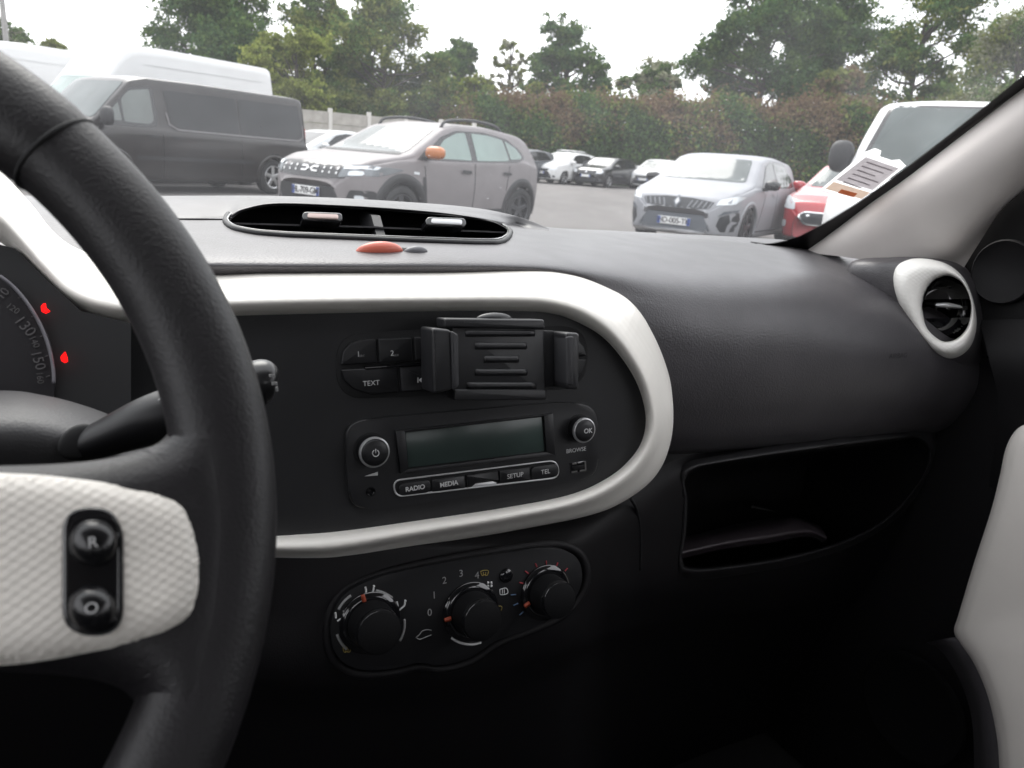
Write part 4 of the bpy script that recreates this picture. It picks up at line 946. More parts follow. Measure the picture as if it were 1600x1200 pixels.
# front lip of the pad above the trim
# fascia plane
FP = Pl(cw(*(lambda q: ((q - EYEP) @ LV, (q - EYEP) @ FV, (q - EYEP) @ UP))(pv(735, 715, .52))), nrm(0, -math.cos(R_(9)), math.sin(R_(9))))
BAND = [((-120, 150), (-120, 240), (-120, 300)), ((-60, 212), (-60, 290), (-60, 342)), ((0, 268), (0, 335), (0, 378)), ((50, 322), (35, 372), (25, 400)), ((80, 360), (70, 412), (62, 446)), ((115, 388), (110, 450), (98, 487)), ((165, 404), (165, 470), (146, 505)),
        ((230, 410), (230, 476), (215, 509)), ((330, 412), (340, 469), (340, 499)), ((500, 411), (500, 465), (500, 494)), ((680, 411), (680, 463), (680, 490)), ((830, 414), (815, 463), (808, 490)), ((890, 422), (872, 469), (862, 494)), ((945, 443), (918, 485), (903, 508)), ((990, 478), (958, 514), (940, 530)),
        ((1022, 525), (990, 553), (972, 566)), ((1043, 580), (1013, 598), (995, 606)), ((1051, 640), (1024, 648), (1006, 650)), ((1047, 690), (1020, 690), (1001, 686)), ((1029, 735), (1001, 724), (982, 716)), ((994, 770), (966, 757), (948, 744)), ((930, 802), (905, 786), (890, 770)), ((800, 829), (795, 810), (790, 790)),
        ((650, 855), (645, 835), (645, 811)), ((545, 874), (535, 854), (540, 825)), ((485, 878), (475, 858), (470, 831)), ((400, 873), (390, 857), (390, 835)), ((260, 868), (260, 852), (260, 830)), ((100, 862), (100, 846), (100, 824))]
nb = len(BAND); rows = [[], [], [], [], [], []]
PRE = [((-700, 430), (-665, 440), (-625, 445)), ((-665, 250), (-622, 292), (-588, 322)), ((-565, 118), (-532, 190), (-508, 242)), ((-420, 40), (-410, 122), (-402, 182)), ((-262, 62), (-257, 152), (-252, 216))]
for i, (o, r_, n_) in enumerate(PRE + BAND, -len(PRE)):
    back = -.058 if i < 11 else (-.045 if i < 14 else (-.025 if i < 17 else -.014))
    o, r_, n_ = map(np.array, (o, r_, n_))
    om = o * .45 + r_ * .55; inn = r_ * .45 + n_ * .55
    rows[0].append(FP.hit(*o, back - .03)); rows[1].append(FP.hit(*o, back)); rows[2].append(FP.hit(*om, back * .25 + .006)); rows[3].append(FP.hit(*r_, .0145)); rows[4].append(FP.hit(*inn, .0105)); rows[5].append(FP.hit(*n_, -.006))
net('trim_band', rows, white_m, dash, 34, 300)
mktube('pad_seam', [FP.hit(b[0][0] + (0 if i < 8 else 6 if i > 9 else 3), b[0][1] - (4 if i < 8 else 2.5), -.052 if i + 4 < 11 else -.042) for i, b in list(enumerate(BAND[4:18]))[3:]], .0016, fas_m, dash, 6, 90)
inner = [b[2] for b in BAND[5:]]; ridge = [b[1] for b in BAND[5:]]
fpoly = [tuple(np.array(a) * .6 + np.array(b) * .4) for a, b in zip(inner, ridge)] + [(70, 800), (75, 560)]
prism('fascia_panel', [tuple(p) for p in cr(np.array(fpoly[:-2]), 120)] + fpoly[-2:], FP, -.012, 0., fas_m, dash, bev=0)
# hazard and lock buttons
HB = Pl(pv(607, 394, .60), nrm(0, -.55, .83))
def dome(name, cx, cy, rx, ry, pl, h, m, parent, o0=-.001, n=36, rot=0.):
    c = pl.hit(cx, cy); ex = pl.hit(cx + rx, cy + rx * rot) - c; ey = pl.hit(cx, cy - ry) - c; V = []; F = []; rg = 7
    for i in range(rg):
        q = i / (rg - 1); s = math.cos(q * math.pi / 2 * .98)
        for j in range(n): t = 2 * math.pi * j / n; V.append(c + (ex * math.cos(t) + ey * math.sin(t)) * s + pl.n * (o0 + (h - o0) * math.sin(q * math.pi / 2)))
    for i in range(rg - 1):
        for j in range(n): F.append((i * n + j, i * n + (j + 1) % n, (i + 1) * n + (j + 1) % n, (i + 1) * n + j))
    F.append(tuple((rg - 1) * n + j for j in range(n)))
    return mk(name, V, F, m, parent)
dome('hazard_recess', 613, 395, 60, 9.5, HB, .0012, groove_m, dash)
dome('hazard_button', 593, 393, 37, 9.0, HB, .009, mat('hazard_orange_red', (.55, .13, .085), .4, coat=.2), dash)
dome('lock_button', 649, 395, 20, 6.5, HB, .006, mat('lock_grey', (.10, .10, .11), .4), dash)
# ---------------------------------------------------------------- centre vents
vent = thing('air_vent', pv(575, 350, .76), 'wide black pill-shaped double air vent with two knobs on the dash top', 'air vent', 'dashboard air vents')
def vv_(x, y): return .715 + .055 * (381 - y) / 60.
mktube('bezel', [onpad(x, y, .001) for x, y in resample(VENT, 60)], .0026, fas_m, vent, 8, 140, True)
mktube('bezel_line', [onpad(cV[0] + (x - cV[0]) * .985, cV[1] + (y - cV[1]) * .90, .002) for x, y in resample(VENT, 60)], .0013, gloss_m, vent, 8, 140, True)
c_in = lambda k, ky: [(cV[0] + (x - cV[0]) * k, cV[1] + (y - cV[1]) * ky) for x, y in VENT]
bowl = [[onpad(x, y, -.001) for x, y in c_in(1, 1)], [pv(x, y, vv_(x, y) + .015) for x, y in c_in(.985, .93)], [pv(x, y, vv_(x, y) + .05) for x, y in c_in(.93, .85)], [pv(x, y + 4, .83) - UP * .03 for x, y in c_in(.8, .5)], [pv(cV[0], cV[1] + 4, .84) - UP * .03 for x, y in VENT]]
net('duct', bowl, low_m, vent, 20, 120, True)
def blade(name, a, b, dy, depth, th, m, parent, v_a, v_b):
    P0, P1 = pv(*a, v_a), pv(*b, v_b); d = FV * depth - UP * depth * .25; up = UP * th
    V = [P0 - up, P1 - up, P1 + up, P0 + up, P0 - up + d, P1 - up + d, P1 + up + d, P0 + up + d]
    return mk(name, V, [(0, 1, 2, 3), (7, 6, 5, 4), (0, 4, 5, 1), (3, 2, 6, 7), (0, 3, 7, 4), (1, 5, 6, 2)], m, parent, smooth=False)
blade('louvre', (364, 349), (592, 355), 0, .03, .0008, pad2_m, vent, .738, .738)
blade('louvre', (592, 355.5), (789, 363), 0, .03, .0008, pad2_m, vent, .738, .738)
for x in (590,):
    V = [pv(580, 336, .762), pv(594, 337, .762), pv(604, 375, .722), pv(590, 374, .722)]; V += [v + FV * .05 for v in V]
    mk('divider', V, [(0, 1, 2, 3), (4, 7, 6, 5), (0, 4, 5, 1), (1, 5, 6, 2), (2, 6, 7, 3), (3, 7, 4, 0)], fas_m, vent, smooth=False)
for (x, y, m_) in ((500, 347, mat('knob_insert_copper', (.45, .36, .33), .25, metal=.8)), (691, 354.5, chr_m)):
    vp = Pl(pv(x, y, .735), nrm(0, -.86, .5))
    cap = lambda rx, ry: rounded([(x - rx, y - ry - 1), (x + rx, y - ry + 1), (x + rx, y + ry + 1), (x - rx, y + ry - 1)], ry * .95, 6)
    k = prism('vent_knob', cap(31, 7.5), vp, -.004, .012, gloss_m, vent, bev=.0018, seg=3)
    prism('knob_insert', cap(24, 4.2), vp, .010, .0132, m_, k, bev=.0006)
# ---------------------------------------------------------------- keypad on the fascia
kp = thing('button_panel', FP.hit(720, 565), 'pill-shaped black key panel with TEXT key above the radio', 'button panel')
prism('surround', rounded([(524, 522), (700, 513), (918, 508), (918, 606), (700, 617), (526, 624)], 46, 12), FP, -.002, .0006, groove_m, kp, bev=.0004)
K = {'one': [(531, 570), (534, 549), (546, 536), (566, 530), (585, 529), (588, 567)], 'two': [(588.5, 529), (641, 526.5), (643.5, 563), (591, 566.5)], 'three': [(644.5, 526), (700, 523), (703, 559), (647, 563)],
     'four': [(704, 523), (760, 520), (763, 556), (706, 559)], 'five': [(764, 520), (820, 517), (823, 554), (766, 556)], 'six': [(824, 517), (872, 517), (897, 526), (910, 542), (914, 556), (826, 557)],
     'text': [(531, 577), (618, 572), (621, 612), (578, 615), (550, 607), (536, 593)], 'back': [(622.5, 572), (703, 567.5), (705, 608), (625, 612)], 'next': [(707, 567), (790, 563), (792, 604), (709, 608)], 'end': [(794, 563), (914, 560), (909, 580), (895, 595), (870, 601), (796, 604)]}
for k, p in K.items():
    o = prism('key', p, FP, 0, .0032, key_m, kp, bev=.0012, seg=3, r=3)
    if k == 'one': letter('1', 558, 553, FP, .0034, 8.5, print_m, o); letter('BRT', 563.5, 555.5, FP, .0034, 3.6, printd_m, o)
    if k == 'two': letter('2', 610.5, 551.5, FP, .0034, 8.5, print_m, o); letter('NEX', 616, 554.5, FP, .0034, 3.6, printd_m, o)
    if k == 'text': letter('TEXT', 578, 598, FP, .0034, 8.0, print_m, o, .015)
    if k == 'back':
        for q in ([(650, 589), (651.3, 589), (651.3, 597), (650, 597)], [(652, 593), (656.5, 589), (656.5, 597)], [(656.7, 593), (660.5, 589), (660.5, 597)]): prism('symbol', q, FP, .0030, .0036, print_m, o, bev=0)
prism('slot_bar', rounded([(568, 572), (703, 564), (703, 568), (568, 577)], 2, 3), FP, 0, .0036, gloss_m, kp, bev=.0005)
# ---------------------------------------------------------------- radio
rad = thing('car_radio', FP.hit(735, 715), 'black car radio with grey display and two chrome-ringed knobs', 'radio')
RO = rounded([(537, 658), (600, 651), (880, 627), (928, 632), (934, 690), (930, 745), (880, 752), (590, 794), (548, 792), (540, 740)], 34, 8)
prism('seam', [(735 + (x - 735) * 1.008, 712 + (y - 712) * 1.02) for x, y in RO], FP, -.001, .0008, groove_m, rad, bev=.0003)
body = prism('body', RO, FP, 0, .0034, key_m, rad, bev=.0016, seg=3)
prism('display_frame', rounded([(614, 671), (858, 644), (862, 709), (622, 737)], 4, 3), FP, .003, .0042, groove_m, rad, bev=.0004)
prism('display', [(630, 674), (842, 650), (846, 703), (635, 728)], FP, .0035, .0048, lcd_m, rad, bev=.0001)
for seg_ in ([(614, 671), (628, 670), (634, 730), (622, 737)], [(622, 737), (634, 730), (848, 704), (862, 709)], [(844, 648), (858, 644), (862, 709), (848, 704)], [(614, 671), (858, 644), (844, 649), (629, 673)]):
    prism('display_rim', seg_, FP, .003, .0066, key_m, rad, bev=.0003)
def knob(cx, cy, rpx, pl, h, parent, txt=None):
    s = pl.mpp(cx, cy) * .93; r = rpx * s; c = pl.hit(cx, cy, 0) + pl.n * .003
    turned('knob_recess', c - pl.n * .0005, pl.n, [(r * 1.16, 0), (r * 1.14, .0012), (r * .9, .0013)], groove_m, parent)
    k = turned('knob', c, pl.n, [(r * .98, 0), (r * .97, h * .75), (r * .93, h * .78)], gloss_m, parent)
    turned('chrome_ring', c, pl.n, [(r * .99, h * .70), (r * 1.0, h * .82), (r * .97, h * .92), (r * .90, h * .94), (r * .86, h * .88)], chr_m, k)
    turned('cap', c, pl.n, [(r * .87, h * .80), (r * .86, h * .97), (r * .80, h * 1.03), (r * .4, h * 1.07), (.0001, h * 1.08)], key_m, k)
    return k, c + pl.n * h * 1.085
k1, kc = knob(577, 701, 25.5, FP, .012, rad)
x0, y0 = topx(kc)
PK = Pl(kc, FP.n)
mktube('power_symbol', [PK.hit(x0 + 5 * math.cos(a), y0 + 5.2 * math.sin(a)) for a in np.linspace(R_(-60), R_(240), 12)], .00035, print_m, k1, 6, 24)
mktube('power_symbol', [PK.hit(x0, y0 - 6.5), PK.hit(x0, y0 - 3), PK.hit(x0, y0)], .00035, print_m, k1, 6, 6)
k2, kc = knob(900, 668, 21, FP, .012, rad); PK2 = Pl(kc, FP.n); x0, y0 = topx(kc); letter('OK', x0 + 3, y0, PK2, .0002, 7.5, print_m, k2, bold=.00012)
letter('BROWSE', 897, 702, FP, .0036, 6.6, print_m, rad, .02)
prism('volume_mark', [(567, 742.5), (588, 735.5), (588, 741)], FP, .0033, .0038, print_m, rad, bev=0)
c = FP.hit(579, 768, .0034); s_ = FP.mpp(579, 768)
turned('aux_socket', c, FP.n, [(7.5 * s_, 0), (7.2 * s_, .0008), (5.6 * s_, .0009), (5.0 * s_, .0002), (.0001, 0)], gloss_m, rad, 20)
up_ = prism('usb_port', [(886, 722), (912, 718), (913, 734), (888, 738)], FP, .003, .0040, gloss_m, rad, bev=.0004)
prism('usb_tongue', [(890, 727), (909, 724), (910, 730), (891, 733)], FP, .0038, .0044, low_m, up_, bev=.0002)
for q in ([(890, 722.6), (897, 721.5), (897, 723.5), (890, 724.6)], [(889, 735), (898, 733.6), (898, 735.6), (889, 737)], [(902, 733), (911, 731.6), (911, 733.4), (902, 735)], [(909, 719.5), (911.5, 719), (912, 732), (910, 732.4)]): prism('usb_shell', q, FP, .0038, .0045, mat('usb_metal', (.16, .155, .15), .4, metal=.6), up_, bev=0)
SO = rounded([(614, 751), (870, 719), (874, 746), (618, 776)], 13, 8)
line_on('key_rim', resample(SO, 90), FP, .0042, 1.5, chr_m, rad, True, 8, 180)
prism('key_bed', SO, FP, .003, .0037, groove_m, rad, bev=0)
def ky(x): return 751 - (x - 614) * .125
for i, (xa, xb, t) in enumerate(((619, 669, 'RADIO'), (671, 722, 'MEDIA'), (724.5, 774, ''), (776, 823, 'SETUP'), (825, 868, 'TEL'))):
    rr = 9 if i in (0, 4) else 1.5
    P = [(xa, ky(xa) + 3), (xb, ky(xb) + 3), (xb + 1, ky(xb) + 22.5), (xa + 1, ky(xa) + 22.5)]
    if i == 2: P = [(xa, ky(xa) + 3), (xb, ky(xb) + 3), (xb + 1, ky(xb) + 18.5), (xb - 6, ky(xb - 6) + 16.5), (xa + 16, ky(xa + 16) + 16.5), (xa + 8, ky(xa + 8) + 22), (xa + 1, ky(xa) + 22.5)]; rr = .8
    o = prism('key', P, FP, .003, .0052, key_m, rad, bev=.0007, r=rr)
    if t: letter(t, (xa + xb) / 2 + 1, ky((xa + xb) / 2) + 13, FP, .0054, 7.4, print_m, o, .035, bold=.0001 if i < 2 else 0)
prism('eject_tab', [(735, 758), (740, 753.5), (766, 750), (772, 752), (772, 755), (733, 760)], FP, .003, .0047, chr_m, rad, bev=.0003)
# ---------------------------------------------------------------- phone holder
ph = thing('phone_holder', FP.hit(778, 562, .03), 'black clamp phone holder with ribbed pad in front of the keys', 'phone holder')
hm = mat('holder_plastic', (.017, .017, .019), .38, spec=.5, bump=('noise', 1800), bstr=.06, bdist=.0003, var=.2, vscale=60)
PP = Pl(FP.hit(778, 562, .040), FP.n + LV * -.03 + UP * .02)
PB = Pl(FP.hit(778, 562, .026), PP.n)
prism('clip_neck', rounded([(750, 520), (810, 520), (810, 590), (750, 590)], 6, 4), FP, 0, .03, hm, ph, bev=.001)
prism('back_plate', rounded([(712, 506), (846, 507), (848, 618), (713, 616)], 4, 4), PB, -.004, .004, hm, ph, bev=.001)
b = prism('cradle', rounded([(707, 502), (850, 503), (853, 620), (709, 622)], 4, 4), PP, -.012, 0., hm, ph, bev=.0015, seg=3)
prism('cradle_top', rounded([(692, 497), (849, 499), (850, 515), (693, 512)], 4, 4), PP, -.014, .0025, hm, ph, bev=.0018, seg=3)
prism('cradle_foot', rounded([(709, 608), (853, 608), (854, 625), (709, 626)], 4, 4), PP, -.014, .0012, hm, ph, bev=.0014, seg=3)
for (xa, xb, y) in ((722, 838, 520.5), (737, 825, 540.5), (751, 813, 561), (737, 826, 581.5), (724, 840, 602)):
    line_on('rib', [(xa + 4, y), ((xa + xb) / 2, y), (xb - 4, y)], PP, -.0012, 6.2, hm, ph, n=12, k=14)
dome('release_knob', 772, 497, 28, 5, Pl(PP.hit(772, 497, -.006), nrm(0, -.3, .95)), .004, hm, ph)
# jaws: side arms reaching forward with padded inner faces
for nm, arm, face, padp in (('L', [(672, 520), (712, 522), (712, 607), (674, 610)], [(667, 511), (697, 514), (700, 606), (669, 613)], [(695, 515), (706, 521), (707, 600), (698, 607)]), ('R', [(848, 517), (880, 518), (878, 606), (851, 607)], [(872, 518), (894, 519), (893, 607), (873, 606)], [(872, 524), (884, 523), (883, 600), (872, 598)])):
    prism('arm', rounded(arm, 4, 4), PP, -.016, -.008, hm, ph, bev=.001)
    j = prism('jaw', rounded(face, 6, 5), PP, -.014, .011 if nm == 'L' else .012, hm, ph, bev=.0022, seg=4)
    prism('jaw_pad', rounded(padp, 4, 4), PP, -.006, .0135, mat('soft_rubber', (.028, .028, .031), .6), j, bev=.0015, seg=3)

# ---------------------------------------------------------------- lower dash and climate panel
lx = [-200, 100, 330, 460, 600, 750, 880, 950, 1010, 1100, 1250, 1400, 1520, 1620]
LR = [([790] * 6 + [790, 775, 740, 705, 690, 675, 672, 680], [.56] * 6 + [.56, .565, .575, .60, .60, .60, .60, .60]),
      ([840] * 6 + [835, 815, 790, 735, 715, 700, 705, 720], [.535, .535, .53, .523, .523, .523, .527, .54, .56, .585, .587, .59, .595, .6]),
      ([890, 890, 885, 880, 875, 870, 865, 860, 850, 820, 800, 780, 780, 790], [.53, .53, .522, .513, .512, .512, .514, .535, .565, .59, .592, .595, .6, .61]),
      ([960, 960, 960, 955, 950, 945, 940, 930, 920, 905, 890, 870, 860, 860], [.53, .53, .518, .505, .503, .503, .507, .54, .575, .60, .605, .61, .62, .63]),
      ([1040, 1040, 1050, 1060, 1055, 1045, 1010, 985, 970, 955, 945, 935, 930, 930], [.53, .53, .515, .500, .497, .500, .51, .57, .61, .63, .635, .64, .65, .65]),
      ([1130] * 5 + [1120, 1080, 1060, 1050, 1040, 1035, 1030, 1030, 1030], [.55, .55, .545, .535, .53, .53, .55, .64, .68, .70, .71, .71, .71, .71]),
      ([1300] * 14, [.60, .60, .60, .58, .575, .575, .60, .72, .78, .82, .85, .85, .85, .85])]
SHELF = [(1066, 748), (1082, 731), (1120, 722), (1250, 702), (1400, 683), (1432, 680), (1450, 692), (1455, 712), (1442, 748), (1400, 800), (1340, 840), (1240, 872), (1130, 890), (1078, 893), (1062, 880), (1068, 830), (1070, 780)]
cS = (1240, 790)
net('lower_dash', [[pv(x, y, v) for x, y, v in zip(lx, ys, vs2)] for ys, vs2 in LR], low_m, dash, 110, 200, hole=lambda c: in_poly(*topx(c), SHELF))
mktube('panel_seam', [pv(x, y, v - .002) for x, y, v in ((985, 778, .545), (996, 800, .556), (1001, 840, .562), (1000, 890, .566))], .0016, groove_m, dash, 6, 16)
# open shelf in front of the passenger
def vs_(x, y): return .588 + max(0, (y - 700)) * .00006
S0 = [[pv(x, y, vs_(x, y) - .004) for x, y in [(cS[0] + (x - cS[0]) * 1.06, cS[1] + (y - cS[1]) * 1.13) for x, y in SHELF]], [pv(x, y, vs_(x, y) - .014) for x, y in SHELF], [pv(cS[0] + (x - cS[0]) * .985, cS[1] + (y - cS[1]) * .965, vs_(x, y) - .008) for x, y in SHELF], [pv(cS[0] + (x - cS[0]) * .975, cS[1] + (y - cS[1]) * .94, vs_(x, y) + .02) for x, y in SHELF], [pv(cS[0] + (x - cS[0]) * .93, cS[1] + (y - cS[1]) * .86, .78) for x, y in SHELF], [pv(cS[0] + (x - cS[0]) * .0, cS[1] + (y - cS[1]) * .0, .80) for x, y in SHELF]]
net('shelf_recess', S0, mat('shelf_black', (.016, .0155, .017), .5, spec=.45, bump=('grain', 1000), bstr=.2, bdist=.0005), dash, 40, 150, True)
wl = thing('document_wallet', pv(1180, 850, .66), 'dark wallet with rounded edge lying in the open passenger shelf', 'wallet')
WP = [[(1066, 872), (1130, 858), (1200, 848), (1260, 838), (1288, 846)], [(1064, 862), (1130, 847), (1200, 836), (1262, 828), (1292, 840)], [(1068, 845), (1130, 832), (1200, 819), (1240, 812), (1284, 826)], [(1072, 838), (1130, 824), (1190, 812), (1236, 806), (1278, 820)]]
net('cover', [[pv(x, y, v) for x, y in row] for row, v in zip(WP, (.605, .60, .64, .72))], mat('wallet_dark', (.028, .022, .026), .45), wl, 16, 40)
net('underside', [[pv(x, y + 2, v) for x, y in row] for row, v in zip(WP[:1] + WP[-1:], (.607, .74))], M['wallet_dark'], wl, 4, 40)
prism('paper_edge', [(1176, 790), (1212, 799), (1210, 801), (1175, 793)], Pl(pv(1190, 795, .74), nrm(0, -1, .2)), -.001, .001, mat('paper_edge', (.05, .05, .05), .8), wl, bev=0)
# climate panel
CP = Pl(pv(700, 960, .490), nrm(0, -math.cos(R_(14)), math.sin(R_(14))))
cl = thing('climate_panel', CP.hit(700, 960), 'dark heater panel with three round dials below the cream trim', 'climate panel')
CO = [(517, 985), (524, 950), (548, 922), (600, 900), (690, 880), (800, 862), (862, 856), (897, 868), (910, 895), (903, 928), (872, 962), (820, 985), (775, 1002), (735, 1028), (690, 1040), (655, 1036), (620, 1044), (575, 1048), (540, 1038), (522, 1015)]
COc = [tuple(p) for p in cr(np.array(CO, float), 100, True)]
prism('face', COc, CP, -.02, 0., mat('climate_black', (.005, .005, .006), .55, spec=.3), cl, bev=.0006)
line_on('rim', [(705 + (x - 705) * 1.03, 955 + (y - 955) * 1.06) for x, y in CO], CP, -.010, 8, low_m, cl, True, 12, 120)
for (bx, by, kx, ky_, rb, rk, rot) in ((578, 972, 587, 988, 46, 33, 105), (735, 955, 748, 966, 45, 31, 200), (852, 925, 867, 930, 42, 28, 215)):
    c = CP.hit(bx, by); s = CP.mpp(bx, by)
    d = turned('dial', c, CP.n, [(rb * s, 0), (rb * s, .002), (rb * .93 * s, .0035), (rb * .80 * s, .004), (rb * .75 * s, .0038)], gloss_m, cl)
    turned('dial_knob', c, CP.n, [(rk * 1.06 * s, .003), (rk * s, .022), (rk * .96 * s, .0245), (rk * .85 * s, .0255), (.0001, .0255)], mat('dial_knob_black', (.003, .003, .0036), .7, spec=.2), d)
    turned('knob_bevel', c, CP.n, [(rk * 1.01 * s, .0205), (rk * 1.0 * s, .0235), (rk * .95 * s, .0247)], gloss_m, d)
    a = R_(rot); p0 = (bx + rb * .95 * math.cos(a), by - rb * .95 * math.sin(a)); p1 = (bx + rb * .72 * math.cos(a), by - rb * .72 * math.sin(a))
    line_on('pointer', [p0, ((p0[0] + p1[0]) / 2, (p0[1] + p1[1]) / 2), p1], CP, .0045, 3.2, mat('pointer_orange', (.26, .04, .015), .5), d, n=8, k=6)
def arc_line(nm, cx, cy, rx, ry, a0, a1, m, w_=2.):
    line_on(nm, [(cx + rx * math.cos(R_(a)), cy - ry * math.sin(R_(a))) for a in np.linspace(a0, a1, 9)], CP, .0004, w_, m, cl, n=6, k=16)
for a0, a1 in ((198, 228), (123, 155), (50, 80), (-30, 8), ): arc_line('dial_scale', 578, 975, 54, 53, a0, a1, printd_m)
arc_line('dial_scale', 735, 957, 48, 50, 232, 290, print_m)
for t, x, y in (('0', 671, 957), ('1', 678, 930), ('2', 694, 907), ('3', 720, 896), ('4', 745, 899)): letter(t, x, y, CP, .0006, 11, printd_m, cl)
# little symbols: arrows, seated figures, screens, fan, car outline, snow mark
def sym(pts, m=print_m, w_=.9): line_on('symbol', pts, CP, .0005, w_, m, cl, n=5, k=max(8, 4 * len(pts)))
for (x, y) in ((577, 925), (626, 948), (530, 965)):
    sym([(x - 6, y - 8), (x - 5, y - 3), (x - 5, y + 1)], w_=1.6); sym([(x - 3, y + 6), (x + 2, y + 2), (x + 6, y - 2), (x + 7, y - 8)], w_=1.4); sym([(x + 6, y - 9), (x + 7.5, y - 9.5), (x + 7, y - 8)], w_=1.7)
for (x, y, m_) in ((542, 1016, print_y), (757, 896, print_y), (778, 952, print_y)):
    sym([(x - 6, y - 3), (x, y - 5), (x + 6, y - 4), (x + 4, y + 3), (x, y + 2), (x - 4, y + 3), (x - 6, y - 3)], m_, .7); sym([(x - 1.5, y - 2), (x - 2, y + 4)], m_, .6); sym([(x + 2, y - 2), (x + 1.5, y + 4)], m_, .6)
for a in (45, 135, 225, 315):
    x, y = 765 + 3.6 * math.cos(R_(a)), 913 + 3.6 * math.sin(R_(a)); sym([(x - 1, y), (x, y), (x + 1, y)], w_=2.2)
sym([(781, 921), (791, 919), (793, 927), (782, 929), (781, 921)], w_=.7); sym([(785, 921), (785, 928)], w_=.6); sym([(788, 921), (788, 928)], w_=.6)
sym([(776, 962), (783, 964), (776, 968), (783, 967), (775, 972)], w_=1.)
sym([(650, 996), (655, 992), (660, 986), (668, 984), (674, 985)], printd_m, .8); sym([(650, 996), (656, 999), (664, 996), (674, 992)], printd_m, .8)
for a, m_ in ((165, 'b'), (140, 'r'), (115, 'r'), (93, 'r'), (70, 'r'), (48, 'r')):
    mm_ = mat('print_red', (.28, .03, .04), .6); p = [(856 + r_ * math.cos(R_(a)), 922 - r_ * 1.0 * math.sin(R_(a))) for r_ in (40, 43, 46)]; sym(p, mm_, 1.1)
for a in (185, 203, 222): sym([(852 + r_ * math.cos(R_(a)), 925 - r_ * math.sin(R_(a))) for r_ in (46, 50, 54)], mat('print_blue', (.05, .09, .16), .6), 1.1)
turned('push_button', CP.hit(790, 899), CP.n, [(11 * CP.mpp(790, 899), 0), (10.5 * CP.mpp(790, 899), .002), (8 * CP.mpp(790, 899), .0028), (.0001, .0025)], gloss_m, cl, 24)
# console below the dash between the footwells
boxc('centre_console', (.05, -.2, -.93), (.42, .52, -.62), low_m, dash, .04)

# ---------------------------------------------------------------- round passenger vent
VP = Pl(pv(1462, 482, .560), nrm(-.42, -.88, .18))
rv = thing('air_vent', VP.hit(1462, 482), 'round black eyeball vent in a cream white ring by the passenger door', 'air vent', 'dashboard air vents')
OUT = [(1397, 445), (1401, 418), (1422, 406), (1452, 405.5), (1484, 415), (1508, 438), (1522, 474), (1525.5, 512), (1515, 543), (1492, 559), (1464, 555), (1434, 527), (1410, 486)]
ce = (1479.5, 482); Rw = [[], [], [], [], [], []]
for (x, y) in OUT:
    t = math.atan2((y - ce[1]) / 50, (x - ce[0]) / 37); ix, iy = ce[0] + 38 * math.cos(t), ce[1] + 51 * math.sin(t); k = lambda q: (x + (ix - x) * q, y + (iy - y) * q)
    Rw[0].append(VP.hit(*k(0), -.03)); Rw[1].append(VP.hit(*k(0), -.008)); Rw[2].append(VP.hit(*k(.30), .009)); Rw[3].append(VP.hit(*k(.68), .012)); Rw[4].append(VP.hit(*k(.93), .007)); Rw[5].append(VP.hit(*k(1.0), -.012))
net('ring', Rw, mat('ring_white', (.85, .83, .79), .42, bump=('dots', .0060), bstr=.2, bdist=.0005, axes=(LV, UP * 1.4)), rv, 30, 96, True)
el = lambda q: [(ce[0] + 39 * q * math.cos(t), ce[1] + 52 * q * math.sin(t)) for t in np.linspace(0, 2 * math.pi, 24, endpoint=False)]
net('socket', [[VP.hit(x, y, .002) for x, y in el(.985)], [VP.hit(x, y, -.014) for x, y in el(.97)], [VP.hit(x, y, -.035) for x, y in el(.8)], [VP.hit(x, y, -.04) for x, y in el(.02)]], gloss_m, rv, 14, 48, True)
cB = VP.hit(ce[0], ce[1], -.012); rB = 50 * VP.mpp(*ce) * .93
V = []; F = []     # eyeball: two curved flaps with a slot between
for sgn in (1, -1):
    V = []; F = []
    for i in range(9):
        la = R_(16 + i * 7.5) * sgn
        for j in range(19):
            lo_ = R_(-75 + j * 150 / 18); q = math.cos(la) * rB
            V.append(cB + VP.e1 * q * math.sin(lo_) * .99 + VP.e2 * rB * math.sin(la) + VP.n * (q * math.cos(lo_) * .5 - .012))
    for i in range(8):
        for j in range(18): F.append((i * 19 + j, i * 19 + j + 1, (i + 1) * 19 + j + 1, (i + 1) * 19 + j))
    mk('flap', V, F, gloss_m, rv)
fin = [[VP.hit(x, y, o) for x, y in ((1462, 473), (1478, 474), (1494, 476), (1507, 480))] for o in (.0,)]
net('vane', [[VP.hit(1446, 472, -.02), VP.hit(1475, 474, -.004), VP.hit(1512, 479, -.012)], [VP.hit(1446, 475, -.022), VP.hit(1475, 480, -.002), VP.hit(1512, 484, -.014)]], key_m, rv, 4, 16)
net('chrome_fin', [[VP.hit(1464, 474, .002), VP.hit(1480, 473, .006), VP.hit(1500, 477, .002)], [VP.hit(1462, 477, .004), VP.hit(1480, 477, .010), VP.hit(1504, 480, .004)], [VP.hit(1466, 480, .002), VP.hit(1482, 481, .006), VP.hit(1500, 482, .002)]], chr_m, rv, 8, 16)
PODp = [(1334, 470), (1330, 412), (1395, 402), (1450, 402), (1500, 410), (1530, 440), (1542, 480), (1546, 525), (1534, 570), (1500, 590), (1456, 590), (1410, 560), (1360, 510)]
net('vent_pod', [[VP.hit(x, y, -.010) for x, y in OUT], [VP.hit(x * .5 + a * .5, y * .5 + b * .5, -.026) for (x, y), (a, b) in zip(OUT, PODp)], [VP.hit(a, b, -.06) for a, b in PODp], [VP.hit(a * 1.0, b, -.10) for a, b in PODp]], pad_m, dash, 20, 96, True)
AP = Pl(pv(1403, 560, .545), nrm(-.1, -1, .05))
